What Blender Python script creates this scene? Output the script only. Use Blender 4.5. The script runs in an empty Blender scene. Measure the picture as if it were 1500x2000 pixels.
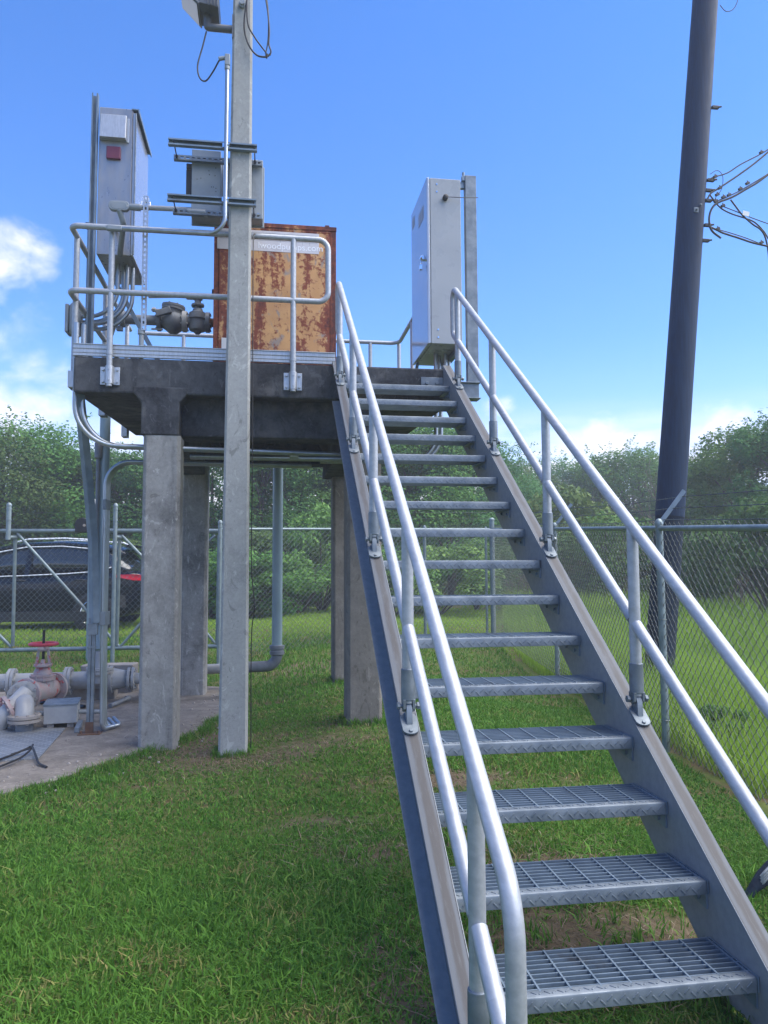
import bpy, bmesh, math, random
import numpy as np
from mathutils import Vector, Matrix
random.seed(7)
RNG = np.random.default_rng(11)
PI = math.pi
S = bpy.context.scene
COL = S.collection
V = Vector

# ------------------------------------------------------------------ camera
CAM = V((-0.60794, -2.29285, 1.45655))
FW = V((0.14883171, 0.98593707, 0.07600796))
RT = V((0.98884146, -0.14889009, -0.00492995))
UP = V((-0.00645621, -0.07589356, 0.99709502))
F = 1500.46
def ray(x, y): return FW + RT * ((x - 750) / F) + UP * ((1000 - y) / F)
def onY(x, y, Y): d = ray(x, y); return CAM + d * ((Y - CAM.y) / d.y)
def onX(x, y, X): d = ray(x, y); return CAM + d * ((X - CAM.x) / d.x)
def onZ(x, y, Z=0.0): d = ray(x, y); return CAM + d * ((Z - CAM.z) / d.z)
def atD(x, y, D): return CAM + ray(x, y) * D

def sst(x, a, b):
    t = min(1.0, max(0.0, (x - a) / (b - a))); return t * t * (3 - 2 * t)
def ground_z(X, Y):
    a = 0.17 * sst(X, -1.0, 0.25) * sst(Y, 2.2, 4.0) * (1 - sst(X, 1.2, 2.6)) * (1 - 0.5 * sst(Y, 6, 8))
    b = 0.36 * sst(Y, 7.6, 12.5) * (1 - 0.0 * X)
    c = 0.02 * math.sin(X * 1.3 + 0.4) * math.sin(Y * 0.9)
    far = 1.2 * sst(X * 0.8 + Y * 0.5, 16, 42)
    return a + b + c + far
def gnd(x, D, dz=0.0):
    p = atD(x, 1114, D); return V((p.x, p.y, ground_z(p.x, p.y) + dz))

# ------------------------------------------------------------------ materials
def _new(name):
    m = bpy.data.materials.new(name); m.use_nodes = True
    nt = m.node_tree
    return m, nt, nt.nodes['Principled BSDF']
def N(nt, t, **kw):
    n = nt.nodes.new(t)
    for k, v in kw.items():
        if k in n.inputs.keys(): n.inputs[k].default_value = v
        else: setattr(n, k, v)
    return n
def mix(nt, fac, a, b, mode='MIX'):
    n = nt.nodes.new('ShaderNodeMix'); n.data_type = 'RGBA'; n.blend_type = mode
    for sock, v in ((n.inputs[0], fac), (n.inputs[6], a), (n.inputs[7], b)):
        if hasattr(v, 'is_linked') or isinstance(v, bpy.types.NodeSocket): nt.links.new(v, sock)
        elif isinstance(v, (int, float)): sock.default_value = v
        else: sock.default_value = (v[0], v[1], v[2], 1)
    return n.outputs[2]
def ramp(nt, src, a, b, lo=0.0, hi=1.0):
    n = nt.nodes.new('ShaderNodeMapRange'); n.interpolation_type = 'SMOOTHSTEP'
    nt.links.new(src, n.inputs[0]); n.inputs[1].default_value = a; n.inputs[2].default_value = b
    n.inputs[3].default_value = lo; n.inputs[4].default_value = hi
    return n.outputs[0]
def math_(nt, op, a, b=None):
    n = nt.nodes.new('ShaderNodeMath'); n.operation = op
    for i, v in enumerate((a, b)):
        if v is None: continue
        if isinstance(v, (int, float)): n.inputs[i].default_value = v
        else: nt.links.new(v, n.inputs[i])
    return n.outputs[0]
def coords(nt, scale=(1, 1, 1), kind='Object', rnd=False):
    tc = nt.nodes.new('ShaderNodeTexCoord'); mp = nt.nodes.new('ShaderNodeMapping')
    nt.links.new(tc.outputs[kind], mp.inputs[0]); mp.inputs['Scale'].default_value = scale
    if rnd:
        oi = nt.nodes.new('ShaderNodeObjectInfo'); vm = nt.nodes.new('ShaderNodeVectorMath'); vm.operation = 'SCALE'
        vm.inputs[0].default_value = (31, 17, 23); nt.links.new(oi.outputs['Random'], vm.inputs['Scale'])
        nt.links.new(vm.outputs[0], mp.inputs['Location'])
    return mp.outputs[0]
def noise(nt, vec, scale, detail=4, rough=0.55, dist=0.0):
    n = N(nt, 'ShaderNodeTexNoise'); n.inputs['Scale'].default_value = scale; n.inputs['Detail'].default_value = detail
    n.inputs['Roughness'].default_value = rough; n.inputs['Distortion'].default_value = dist
    nt.links.new(vec, n.inputs['Vector']); return n.outputs[0]
def bump(nt, p, h, strength, dist=0.01):
    b = nt.nodes.new('ShaderNodeBump'); b.inputs['Strength'].default_value = strength; b.inputs['Distance'].default_value = dist
    nt.links.new(h, b.inputs['Height']); nt.links.new(b.outputs[0], p.inputs['Normal'])
def surf(name, c1, c2=None, rough=0.6, metal=0.0, scale=6.0, stretch=(1, 1, 1), bstr=0.0, bscale=60.0, dirt=None, dirt_amt=(0.58, 0.75),
         dscale=3.0, rvar=0.12, spec=0.5, coat=0.0):
    """Painted / metal / stone surface: two tones broken by noise, optional dirt stains, varied roughness, optional bump."""
    m, nt, p = _new(name)
    c2 = c2 or [c * 0.75 for c in c1]
    v = coords(nt, stretch, rnd=True)
    n1 = noise(nt, v, scale, 6, 0.6)
    f = ramp(nt, n1, 0.32, 0.68)
    col = mix(nt, f, c1, c2)
    if dirt:
        n2 = noise(nt, v, dscale, 8, 0.65, 0.3)
        col = mix(nt, ramp(nt, n2, *dirt_amt), col, dirt)
    nt.links.new(col, p.inputs['Base Color'])
    p.inputs['Metallic'].default_value = metal
    n3 = noise(nt, v, scale * 2.3, 5, 0.6)
    nt.links.new(ramp(nt, n3, 0.25, 0.75, max(0.05, rough - rvar), min(1, rough + rvar)), p.inputs['Roughness'])
    p.inputs['Specular IOR Level'].default_value = spec
    p.inputs['Coat Weight'].default_value = coat
    if bstr: bump(nt, p, noise(nt, v, bscale, 6, 0.65), bstr)
    return m
M = {}
M['galv'] = surf('galvanised_steel', (.23, .265, .295), (.135, .165, .195), .5, .45, 9, bstr=.05, bscale=30, dirt=(.12, .115, .11), dirt_amt=(.6, .85), dscale=2.5)
M['galv_dark'] = surf('weathered_galvanised_steel', (.20, .262, .325), (.14, .19, .245), .5, .35, 8, dirt=(.09, .075, .065), dscale=2.5)
M['alu'] = surf('brushed_aluminium', (.50, .52, .54), (.41, .43, .45), .38, .6, 14, (6, 6, .6), bstr=.02, bscale=90, rvar=.08, dirt=(.38, .39, .39), dirt_amt=(.62, .8))
M['alu_rail'] = surf('aluminium_railing', (.42, .445, .475), (.34, .365, .395), .5, .42, 12, (3, .7, 3), bstr=.02, bscale=90, rvar=.07, dirt=(.34, .35, .33), dirt_amt=(.62, .82), dscale=4)
M['stain'] = surf('stainless_steel', (.37, .365, .37), (.31, .305, .31), .36, .6, 7, (1.2, 1.2, .35), bstr=.01, dirt=(.34, .32, .30), dirt_amt=(.6, .8), dscale=2)
M['white'] = surf('white_cabinet_paint', (.36, .375, .39), (.325, .34, .355), .3, 0, 3, rvar=.06)
M['whitedoor'] = surf('glossy_white_door_paint', (.42, .45, .50), (.39, .42, .47), .14, .35, 3, rvar=.05)
M['pipegrey'] = surf('grey_painted_pipe', (.38, .385, .38), (.29, .295, .295), .55, .1, 5, bstr=.08, bscale=40, dirt=(.16, .10, .075), dirt_amt=(.63, .74), dscale=5)
M['pipedark'] = surf('dark_grey_valve_paint', (.19, .21, .23), (.14, .155, .175), .6, .2, 7, bstr=.15, bscale=50, dirt=(.17, .13, .10), dirt_amt=(.62, .78))
M['pipeblue'] = surf('blue_grey_pipe_paint', (.27, .36, .40), (.21, .29, .33), .42, .1, 4, (1, 1, .4), dirt=(.2, .21, .2), dscale=3)
M['conduit'] = surf('zinc_conduit', (.42, .46, .49), (.31, .345, .37), .36, .75, 10, (1, 1, .3), rvar=.08)
M['red'] = surf('faded_red_paint', (.50, .035, .06), (.38, .028, .045), .45, 0, 8, dirt=(.40, .22, .21), dirt_amt=(.64, .78))
M['redgrey'] = surf('red_paint_worn_to_grey', (.37, .25, .24), (.33, .31, .305), .6, .1, 9, bstr=.15, bscale=45, dirt=(.46, .07, .07), dirt_amt=(.53, .60), dscale=7)
M['maroon'] = surf('maroon_plastic', (.17, .03, .06), (.13, .02, .05), .45, 0, 4)
M['black'] = surf('black_rubber', (.018, .018, .02), (.012, .012, .013), .55, 0, 10)
M['blackpaint'] = surf('black_painted_steel', (.025, .026, .03), (.018, .018, .02), .5, .2, 10)
M['boxgrey'] = surf('grey_electrical_box', (.27, .30, .32), (.22, .25, .27), .5, .2, 5, dirt=(.19, .2, .2))
M['lampgrey'] = surf('grey_floodlight_casing', (.12, .13, .145), (.09, .10, .11), .5, .3, 5)
M['rustbolt'] = surf('rusty_steel', (.16, .085, .05), (.09, .05, .035), .8, .2, 20, bstr=.3)
M['bark'] = surf('tree_bark', (.10, .085, .065), (.055, .045, .035), .9, 0, 12, (1, 1, .25), bstr=.6, bscale=20)
M['creosote'] = surf('creosoted_pole_wood', (.014, .026, .048), (.008, .015, .030), .8, 0, 10, (6, 6, .10), bstr=.5, bscale=9, spec=.2)  # dark wood with the bluish lens veil over the pole mixed into its colour
M['guard'] = surf('veil_tinted_pole_guard', (.010, .030, .072), (.007, .020, .050), .6, 0, 9, (5, 5, .25), bstr=.15, bscale=60, spec=.2)  # black mesh; its blue is lens veil put into the colour
M['stringer'] = surf('stringer_face_galvanising', (.255, .275, .295), (.215, .235, .255), .55, .2, 26, (1, 1, 1), bstr=.04, bscale=60, rvar=.05)
M['rubble'] = surf('concrete_block', (.33, .30, .27), (.22, .20, .18), .85, 0, 6, bstr=.4, bscale=30)
M['fence'] = surf('galvanised_fence_pipe', (.25, .31, .325), (.18, .23, .25), .5, .45, 9, dirt=(.2, .21, .2))
M['wire'] = surf('galvanised_fence_wire', (.17, .20, .20), (.12, .145, .15), .5, .4, 20)
M['wiredark'] = surf('weathered_fence_wire', (.06, .08, .085), (.04, .052, .056), .6, .3, 20)

def diamond_plate(name, c1, c2, rough, metal, s):
    m, nt, p = _new(name)
    v = coords(nt, (s, s, s))
    w1 = N(nt, 'ShaderNodeTexWave', bands_direction='DIAGONAL'); w1.inputs['Scale'].default_value = 1.0
    nt.links.new(v, w1.inputs[0])
    n1 = noise(nt, coords(nt, (1, 1, 1)), 7, 6)
    ck = N(nt, 'ShaderNodeTexChecker'); ck.inputs['Scale'].default_value = 2.0; nt.links.new(v, ck.inputs[0])
    col = mix(nt, ramp(nt, n1, .3, .7), c1, c2)
    nt.links.new(col, p.inputs['Base Color']); p.inputs['Metallic'].default_value = metal; p.inputs['Roughness'].default_value = rough
    h = math_(nt, 'MULTIPLY', ramp(nt, w1.outputs[1], .6, .9), ck.outputs[1])
    nt.links.new(mix(nt, math_(nt, 'MULTIPLY', h, .45), col, (.5, .52, .54)), p.inputs['Base Color'])
    bump(nt, p, h, 1.0, .006)
    return m
M['plate'] = diamond_plate('diamond_tread_plate', (.25, .265, .275), (.18, .195, .205), .5, .3, 13)

def concrete(name, a, b, stain, s_amt, warm=None, streak=False, bs=.35):
    m, nt, p = _new(name)
    v = coords(nt, (1, 1, 1), rnd=True)
    big = noise(nt, v, 1.6, 8, .62, .4)
    fine = noise(nt, v, 42, 8, .7)
    mid = noise(nt, v, 7, 8, .65, .6)
    col = mix(nt, ramp(nt, mid, .3, .7), a, b)
    col = mix(nt, ramp(nt, big, *s_amt), col, stain)
    if streak:
        vs = coords(nt, (5, 5, .45), rnd=True)
        col = mix(nt, ramp(nt, noise(nt, vs, 2.2, 7, .6), .5, .72, 0, .75), col, stain)
    if warm:
        col = mix(nt, ramp(nt, noise(nt, v, 2.7, 6, .6), .52, .7, 0, .6), col, warm)
    col = mix(nt, ramp(nt, fine, .35, .75, 0, .28), col, [c * 1.5 for c in a])
    smear = noise(nt, coords(nt, (2.2, 2.2, 1.1), rnd=True), 3.4, 9, .7, 2.2)
    col = mix(nt, ramp(nt, smear, .57, .64, 0, .7), col, [c * 1.45 for c in a])
    col = mix(nt, ramp(nt, smear, .42, .35, 0, .6), col, [c * .55 for c in b])
    pits = N(nt, 'ShaderNodeTexVoronoi'); pits.inputs['Scale'].default_value = 26; nt.links.new(v, pits.inputs['Vector'])
    col = mix(nt, ramp(nt, pits.outputs[0], .05, .11, .45, 0), col, [c * .35 for c in b])
    nt.links.new(col, p.inputs['Base Color']); p.inputs['Roughness'].default_value = .9; p.inputs['Specular IOR Level'].default_value = .25
    h = math_(nt, 'ADD', math_(nt, 'MULTIPLY', fine, .5), mid)
    bump(nt, p, h, bs, .012)
    return m
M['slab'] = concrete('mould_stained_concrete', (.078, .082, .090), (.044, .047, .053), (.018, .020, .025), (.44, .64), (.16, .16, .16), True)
M['column'] = concrete('weathered_column_concrete', (.30, .295, .28), (.21, .206, .196), (.12, .118, .115), (.47, .68), (.38, .37, .355), True)
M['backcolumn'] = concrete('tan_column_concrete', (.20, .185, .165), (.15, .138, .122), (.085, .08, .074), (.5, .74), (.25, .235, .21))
M['polecon'] = concrete('precast_pole_concrete', (.33, .337, .325), (.275, .28, .272), (.19, .196, .192), (.54, .8), (.31, .315, .30), False, .15)
M['pad'] = concrete('pad_concrete', (.225, .20, .172), (.145, .128, .11), (.085, .076, .066), (.45, .66), (.28, .255, .225))

def rust_paint():
    m, nt, p = _new('rusting_orange_paint')
    tc = nt.nodes.new('ShaderNodeTexCoord'); sep = nt.nodes.new('ShaderNodeSeparateXYZ'); nt.links.new(tc.outputs['Object'], sep.inputs[0])
    x, z = sep.outputs[0], sep.outputs[2]
    v = coords(nt)
    base = mix(nt, ramp(nt, noise(nt, v, 4, 6), .3, .7), (.62, .345, .135), (.50, .255, .095))
    grey = mix(nt, ramp(nt, noise(nt, coords(nt, (1.6, 1, 1)), 5.2, 7, .6, .6), .56, .68, 0, .75), base, (.20, .235, .26))
    # rust runs: tall stretched noise, strongest near the top and at the foot
    runs = math_(nt, 'MAXIMUM', noise(nt, coords(nt, (5.2, 2, .62)), 1.5, 8, .6, .3), math_(nt, 'SUBTRACT', noise(nt, coords(nt, (1.3, 1, .8)), 3.3, 9, .66, .9), .045))
    fine = noise(nt, v, 22, 8, .7)
    rmask = math_(nt, 'ADD', runs, math_(nt, 'MULTIPLY', math_(nt, 'SUBTRACT', fine, .5), .62))
    topb = ramp(nt, z, 1.26, 1.38, 0, .16)          # under the lid
    left = ramp(nt, x, .20, .08, 0, .13)            # the left hand frame
    foot = math_(nt, 'ADD', ramp(nt, z, .26, .0, 0, .12), ramp(nt, x, .92, 1.08, 0, .12))
    rmask = math_(nt, 'ADD', math_(nt, 'ADD', rmask, topb), math_(nt, 'ADD', left, foot))
    f1 = ramp(nt, rmask, .495, .60)
    f2 = ramp(nt, rmask, .60, .80)
    rust = mix(nt, f2, (.23, .062, .035), (.085, .026, .024))
    col = mix(nt, f1, grey, rust)
    blot = noise(nt, v, 11, 8, .72, .5)
    col = mix(nt, ramp(nt, blot, .66, .72), col, (.055, .03, .03))
    nt.links.new(col, p.inputs['Base Color'])
    nt.links.new(ramp(nt, f1, 0, 1, .45, .9), p.inputs['Roughness'])
    bump(nt, p, math_(nt, 'MULTIPLY', f1, fine), .5, .006)
    return m
M['rust'] = rust_paint()

def flange_stain():
    m, nt, p = _new('galvanised_flange_with_brown_stain')
    tc = nt.nodes.new('ShaderNodeTexCoord'); sep = nt.nodes.new('ShaderNodeSeparateXYZ'); nt.links.new(tc.outputs['Object'], sep.inputs[0])
    n = noise(nt, coords(nt, (6, 1.2, 1.2)), 2.0, 8, .6)
    f = noise(nt, coords(nt, (30, 4, 4)), 3, 8, .7)
    edge = math_(nt, 'ABSOLUTE', math_(nt, 'SUBTRACT', sep.outputs[0], .038))
    msk = math_(nt, 'ADD', ramp(nt, edge, .034, .004), math_(nt, 'MULTIPLY', math_(nt, 'SUBTRACT', n, .5), 2.0))
    col = mix(nt, ramp(nt, msk, .3, .95, 0, .9), (.078, .092, .112), (.040, .038, .041))
    col = mix(nt, ramp(nt, f, .5, .75, 0, .4), col, (.13, .142, .155))
    nt.links.new(col, p.inputs['Base Color']); p.inputs['Metallic'].default_value = .12; p.inputs['Roughness'].default_value = .52
    bump(nt, p, f, .06, .004)
    return m
M['flange'] = flange_stain()

def leafmat(name, a, b, c, trans=.25, nscale=.5):
    m, nt, p = _new(name)
    geo = nt.nodes.new('ShaderNodeNewGeometry')
    oi = nt.nodes.new('ShaderNodeObjectInfo')
    rnd = geo.outputs['Random Per Island']
    big = noise(nt, coords(nt, rnd=True), nscale, 4)
    col = mix(nt, rnd, a, b)
    col = mix(nt, ramp(nt, big, .42, .66, 0, .8), col, c)
    hs = nt.nodes.new('ShaderNodeHueSaturation'); nt.links.new(col, hs.inputs['Color'])
    nt.links.new(ramp(nt, oi.outputs['Random'], 0, 1, .75, 1.2), hs.inputs['Value'])
    nt.links.new(ramp(nt, oi.outputs['Random'], 0, 1, .485, .512), hs.inputs['Hue'])
    nt.links.new(hs.outputs[0], p.inputs['Base Color']); p.inputs['Roughness'].default_value = .6; p.inputs['Specular IOR Level'].default_value = .12
    t = nt.nodes.new('ShaderNodeBsdfTranslucent'); nt.links.new(hs.outputs[0], t.inputs[0])
    ms = nt.nodes.new('ShaderNodeMixShader'); ms.inputs[0].default_value = trans
    nt.links.new(p.outputs[0], ms.inputs[1]); nt.links.new(t.outputs[0], ms.inputs[2])
    nt.links.new(ms.outputs[0], nt.nodes['Material Output'].inputs[0])
    return m
M['leaf'] = leafmat('mid_green_leaves', (.085, .195, .042), (.14, .275, .058), (.095, .20, .05), .35)
M['leafdark'] = leafmat('dark_green_leaves', (.058, .148, .042), (.10, .22, .055), (.07, .16, .046), .35)
M['leaflight'] = leafmat('light_green_leaves', (.13, .24, .055), (.19, .30, .075), (.11, .20, .055))
M['leafolive'] = leafmat('olive_scrub_leaves', (.078, .16, .045), (.125, .22, .06), (.10, .165, .055), .35)
M['drystem'] = leafmat('dry_scrub_stems', (.17, .14, .11), (.13, .105, .085), (.20, .17, .13), .1)

def grassmat(name, g1, g2, g3, dry, dry_amt, trans=.3):
    m, nt, p = _new(name)
    geo = nt.nodes.new('ShaderNodeNewGeometry')
    rnd = geo.outputs['Random Per Island']
    v = coords(nt)
    big = noise(nt, v, .55, 5, .6)
    md = noise(nt, v, 2.2, 5, .6)
    col = mix(nt, rnd, g1, g2)
    col = mix(nt, ramp(nt, big, .42, .62, 0, .75), col, g3)
    d = math_(nt, 'ADD', md, math_(nt, 'MULTIPLY', math_(nt, 'SUBTRACT', rnd, .5), .45))
    col = mix(nt, ramp(nt, d, *dry_amt), col, dry)
    nt.links.new(col, p.inputs['Base Color']); p.inputs['Roughness'].default_value = .55; p.inputs['Specular IOR Level'].default_value = .14
    t = nt.nodes.new('ShaderNodeBsdfTranslucent'); nt.links.new(col, t.inputs[0])
    ms = nt.nodes.new('ShaderNodeMixShader'); ms.inputs[0].default_value = trans
    nt.links.new(p.outputs[0], ms.inputs[1]); nt.links.new(t.outputs[0], ms.inputs[2])
    nt.links.new(ms.outputs[0], nt.nodes['Material Output'].inputs[0])
    return m
M['lawn'] = grassmat('lawn_blades', (.050, .150, .020), (.150, .315, .046), (.088, .205, .026), (.33, .28, .11), (.64, .84))
M['field'] = grassmat('field_blades', (.22, .37, .045), (.30, .45, .065), (.20, .34, .05), (.34, .33, .13), (.70, .92), .5)
def groundmat():
    m, nt, p = _new('soil_under_grass')
    v = coords(nt)
    a = noise(nt, v, .55, 5, .6); b = noise(nt, v, 14, 8, .7); c = noise(nt, v, 2.2, 6, .65)
    col = mix(nt, ramp(nt, b, .3, .7), (.065, .095, .024), (.105, .13, .036))
    col = mix(nt, ramp(nt, c, .50, .66), col, (.12, .092, .052))
    at = nt.nodes.new('ShaderNodeAttribute'); at.attribute_name = 'worn'
    wn = math_(nt, 'ADD', at.outputs['Fac'], math_(nt, 'MULTIPLY', math_(nt, 'SUBTRACT', b, .5), .9))
    col = mix(nt, ramp(nt, wn, .28, .6), col, mix(nt, b, (.10, .075, .048), (.17, .135, .09)))
    nt.links.new(col, p.inputs['Base Color']); p.inputs['Roughness'].default_value = .95; p.inputs['Specular IOR Level'].default_value = .1
    bump(nt, p, b, .8, .03)
    return m
M['soil'] = groundmat()
M['dryweed'] = grassmat('dry_weeds', (.26, .23, .15), (.36, .31, .21), (.20, .21, .11), (.42, .36, .26), (.6, .8), .3)
M['litter'] = grassmat('dry_clippings', (.16, .12, .075), (.26, .20, .13), (.12, .085, .055), (.33, .28, .2), (.6, .8), .1)

def plain(name, col, rough=.5, metal=0, coat=0, emit=None, trans=0, spec=.5):
    m, nt, p = _new(name)
    p.inputs['Base Color'].default_value = (*col, 1); p.inputs['Roughness'].default_value = rough; p.inputs['Metallic'].default_value = metal
    p.inputs['Coat Weight'].default_value = coat; p.inputs['Transmission Weight'].default_value = trans; p.inputs['Specular IOR Level'].default_value = spec
    n = noise(nt, coords(nt), 12, 3); nt.links.new(ramp(nt, n, .3, .7, max(.02, rough - .04), rough + .05), p.inputs['Roughness'])
    return m
M['carpaint'] = plain('dark_blue_car_paint', (.003, .005, .011), .15, 0, .25, spec=.3)
M['carglass'] = plain('tinted_car_glass', (.018, .022, .026), .05, 0, .0, spec=.9)
M['trim'] = plain('bright_window_trim', (.8, .82, .85), .3, 0)
M['chrome'] = plain('chrome_trim', (.75, .77, .8), .12, 1)
M['tyre'] = plain('tyre_rubber', (.015, .015, .016), .8)
M['taillight'] = plain('red_tail_light_lens', (.55, .012, .03), .15, 0, .6)
M['carplastic'] = plain('black_trim_plastic', (.02, .021, .023), .6)
M['signwhite'] = surf('faded_white_sticker', (.62, .60, .63), (.54, .52, .55), .5, 0, 7, dirt=(.42, .38, .36), dirt_amt=(.64, .8))
M['signtext'] = plain('pale_sticker_lettering', (.82, .84, .88), .5)
M['tagwhite'] = plain('white_tag', (.7, .7, .68), .5)
M['lampglass'] = plain('floodlight_lens', (.20, .22, .25), .12, .2, .2)

# ------------------------------------------------------------------ mesh helpers
def frame(d):
    d = V(d).normalized()
    a = V((0, 0, 1)) if abs(d.z) < .95 else V((1, 0, 0))
    x = d.cross(a).normalized(); y = x.cross(d).normalized()
    return x, y, d
class MB:
    def __init__(s): s.v = []; s.f = []; s.m = []; s.cur = 0; s.cut = []
    def nx(s): s.cut.append((len(s.v), len(s.f))); return s
    def build_each(s, name, mat, parent=None, **kw):
        """one object for each piece marked off with nx()"""
        cuts = [(0, 0)] + [c for c in s.cut if 0 < c[0] < len(s.v)] + [(len(s.v), len(s.f))]; out = []
        for (v0, f0), (v1, f1) in zip(cuts[:-1], cuts[1:]):
            q = MB(); q.add(s.v[v0:v1], [tuple(i - v0 for i in f) for f in s.f[f0:f1]]); out.append(q.build(name, mat, parent, **kw))
        return out
    def add(s, vs, fs):
        k = len(s.v); s.v.extend([tuple(p) for p in vs]); s.f.extend([tuple(i + k for i in f) for f in fs]); s.m.extend([s.cur] * len(fs)); return s
    def box(s, x0, x1, y0, y1, z0, z1):
        vs = [(x, y, z) for z in (z0, z1) for y in (y0, y1) for x in (x0, x1)]
        return s.add(vs, [(0, 2, 3, 1), (4, 5, 7, 6), (0, 1, 5, 4), (2, 6, 7, 3), (0, 4, 6, 2), (1, 3, 7, 5)])
    def obox(s, c, ax, ay, az, hx, hy, hz):
        c = V(c); ax, ay, az = V(ax), V(ay), V(az)
        vs = [c + ax * (hx * i) + ay * (hy * j) + az * (hz * k) for k in (-1, 1) for j in (-1, 1) for i in (-1, 1)]
        return s.add(vs, [(0, 2, 3, 1), (4, 5, 7, 6), (0, 1, 5, 4), (2, 6, 7, 3), (0, 4, 6, 2), (1, 3, 7, 5)])
    def bar(s, a, b, w, h, up=(0, 0, 1)):
        a, b = V(a), V(b); d = (b - a).normalized(); x = d.cross(V(up)).normalized(); y = x.cross(d).normalized()
        return s.obox((a + b) / 2, x, d, y, w / 2, (b - a).length / 2, h / 2)
    def prism(s, poly, off):
        n = len(poly); off = V(off); a = [V(p) for p in poly]; b = [p + off for p in a]
        fs = [tuple(range(n))[::-1], tuple(range(n, 2 * n))] + [(i, (i + 1) % n, n + (i + 1) % n, n + i) for i in range(n)]
        return s.add(a + b, fs)
    def tube(s, path, r, n=10, closed=False, caps=True):
        P = [V(p) for p in path]; k = len(P)
        rs = r if isinstance(r, (list, tuple)) else [r] * k
        T = []
        for i in range(k):
            a = P[i - 1] if (i > 0 or closed) else P[i]; b = P[(i + 1) % k] if (i < k - 1 or closed) else P[i]
            t = (b - a); T.append(t.normalized() if t.length > 1e-9 else V((0, 0, 1)))
        x, y, _ = frame(T[0]); vs = []
        for i in range(k):
            x = (x - T[i] * x.dot(T[i])).normalized(); y = T[i].cross(x)
            sc = 1.0
            if 0 < i < k - 1:
                c = (P[i] - P[i - 1]).normalized().dot((P[i + 1] - P[i]).normalized()); c = max(-.99, min(1, c)); sc = 1 / max(.5, math.sqrt((1 + c) / 2))
            for j in range(n):
                a = 2 * PI * j / n; vs.append(P[i] + (x * math.cos(a) + y * math.sin(a)) * rs[i] * (sc if sc < 1.2 else 1.0))
        fs = []
        for i in range(k if closed else k - 1):
            o, q = i * n, ((i + 1) % k) * n
            fs += [(o + j, o + (j + 1) % n, q + (j + 1) % n, q + j) for j in range(n)]
        if caps and not closed: fs += [tuple(range(n))[::-1], tuple(range((k - 1) * n, k * n))]
        return s.add(vs, fs)
    def cyl(s, a, b, r, n=16): return s.tube([a, b], r, n)
    def lathe(s, o, d, prof, n=20, sx=1.0):
        x, y, z = frame(d); o = V(o); k = len(prof); vs = []
        for (t, r) in prof:
            for j in range(n):
                a = 2 * PI * j / n; vs.append(o + z * t + (x * math.cos(a) * sx + y * math.sin(a)) * max(r, 1e-4))
        fs = [(i * n + j, i * n + (j + 1) % n, (i + 1) * n + (j + 1) % n, (i + 1) * n + j) for i in range(k - 1) for j in range(n)]
        fs += [tuple(range(n))[::-1], tuple(range((k - 1) * n, k * n))]
        return s.add(vs, fs)
    def bolts(s, o, d, R, n, r=.010, h=.018, ph=.3):
        x, y, z = frame(d); o = V(o)
        for j in range(n):
            a = ph + 2 * PI * j / n; c = o + (x * math.cos(a) + y * math.sin(a)) * R
            s.tube([c - z * h, c + z * h], r, 6)
        return s
    def build(s, name, mat, parent=None, smooth=True, bevel=0, angle=38):
        me = bpy.data.meshes.new(name)
        o0 = V((0, 0, 0))
        if parent is not None: o0 = ORG.get(parent.name, V((0, 0, 0)))
        elif s.v and getattr(s, 'loc', None) is not None: o0 = V(s.loc)
        vs = np.array(s.v, dtype=np.float64) - np.array(o0)
        me.from_pydata(vs.tolist(), [], s.f)
        mats = mat if isinstance(mat, (list, tuple)) else [mat]
        for q in mats: me.materials.append(M[q])
        if len(mats) > 1: me.polygons.foreach_set('material_index', s.m)
        bm = bmesh.new(); bm.from_mesh(me); bmesh.ops.recalc_face_normals(bm, faces=bm.faces); bm.to_mesh(me); bm.free()
        if smooth:
            me.polygons.foreach_set('use_smooth', [True] * len(me.polygons)); me.set_sharp_from_angle(angle=math.radians(angle))
        me.update()
        o = bpy.data.objects.new(name, me); COL.objects.link(o)
        if parent is not None: o.parent = parent
        else: o.location = o0
        ORG[o.name] = o0
        if bevel:
            b = o.modifiers.new('bevel', 'BEVEL'); b.width = bevel; b.segments = 2; b.limit_method = 'ANGLE'; b.angle_limit = math.radians(40)
        return o
ORG = {}
def tag(o, label=None, cat=None, group=None, kind=None):
    if label: o['label'] = label
    if cat: o['category'] = cat
    if group: o['group'] = group
    if kind: o['kind'] = kind
    return o
def thing(name, loc, label, cat, group=None):
    o = bpy.data.objects.new(name, None); COL.objects.link(o); o.location = loc; o.empty_display_size = .1
    ORG[o.name] = V(loc)
    return tag(o, label, cat, group)
def kids(o): return [c for c in bpy.data.objects if c.parent == o]
def copy_tree(o, parent=None):
    c = o.copy(); COL.objects.link(c); c.parent = parent
    for k in ('category', 'label') if parent is not None else ():
        pass
    for ch in kids(o): copy_tree(ch, c)
    return c
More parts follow.
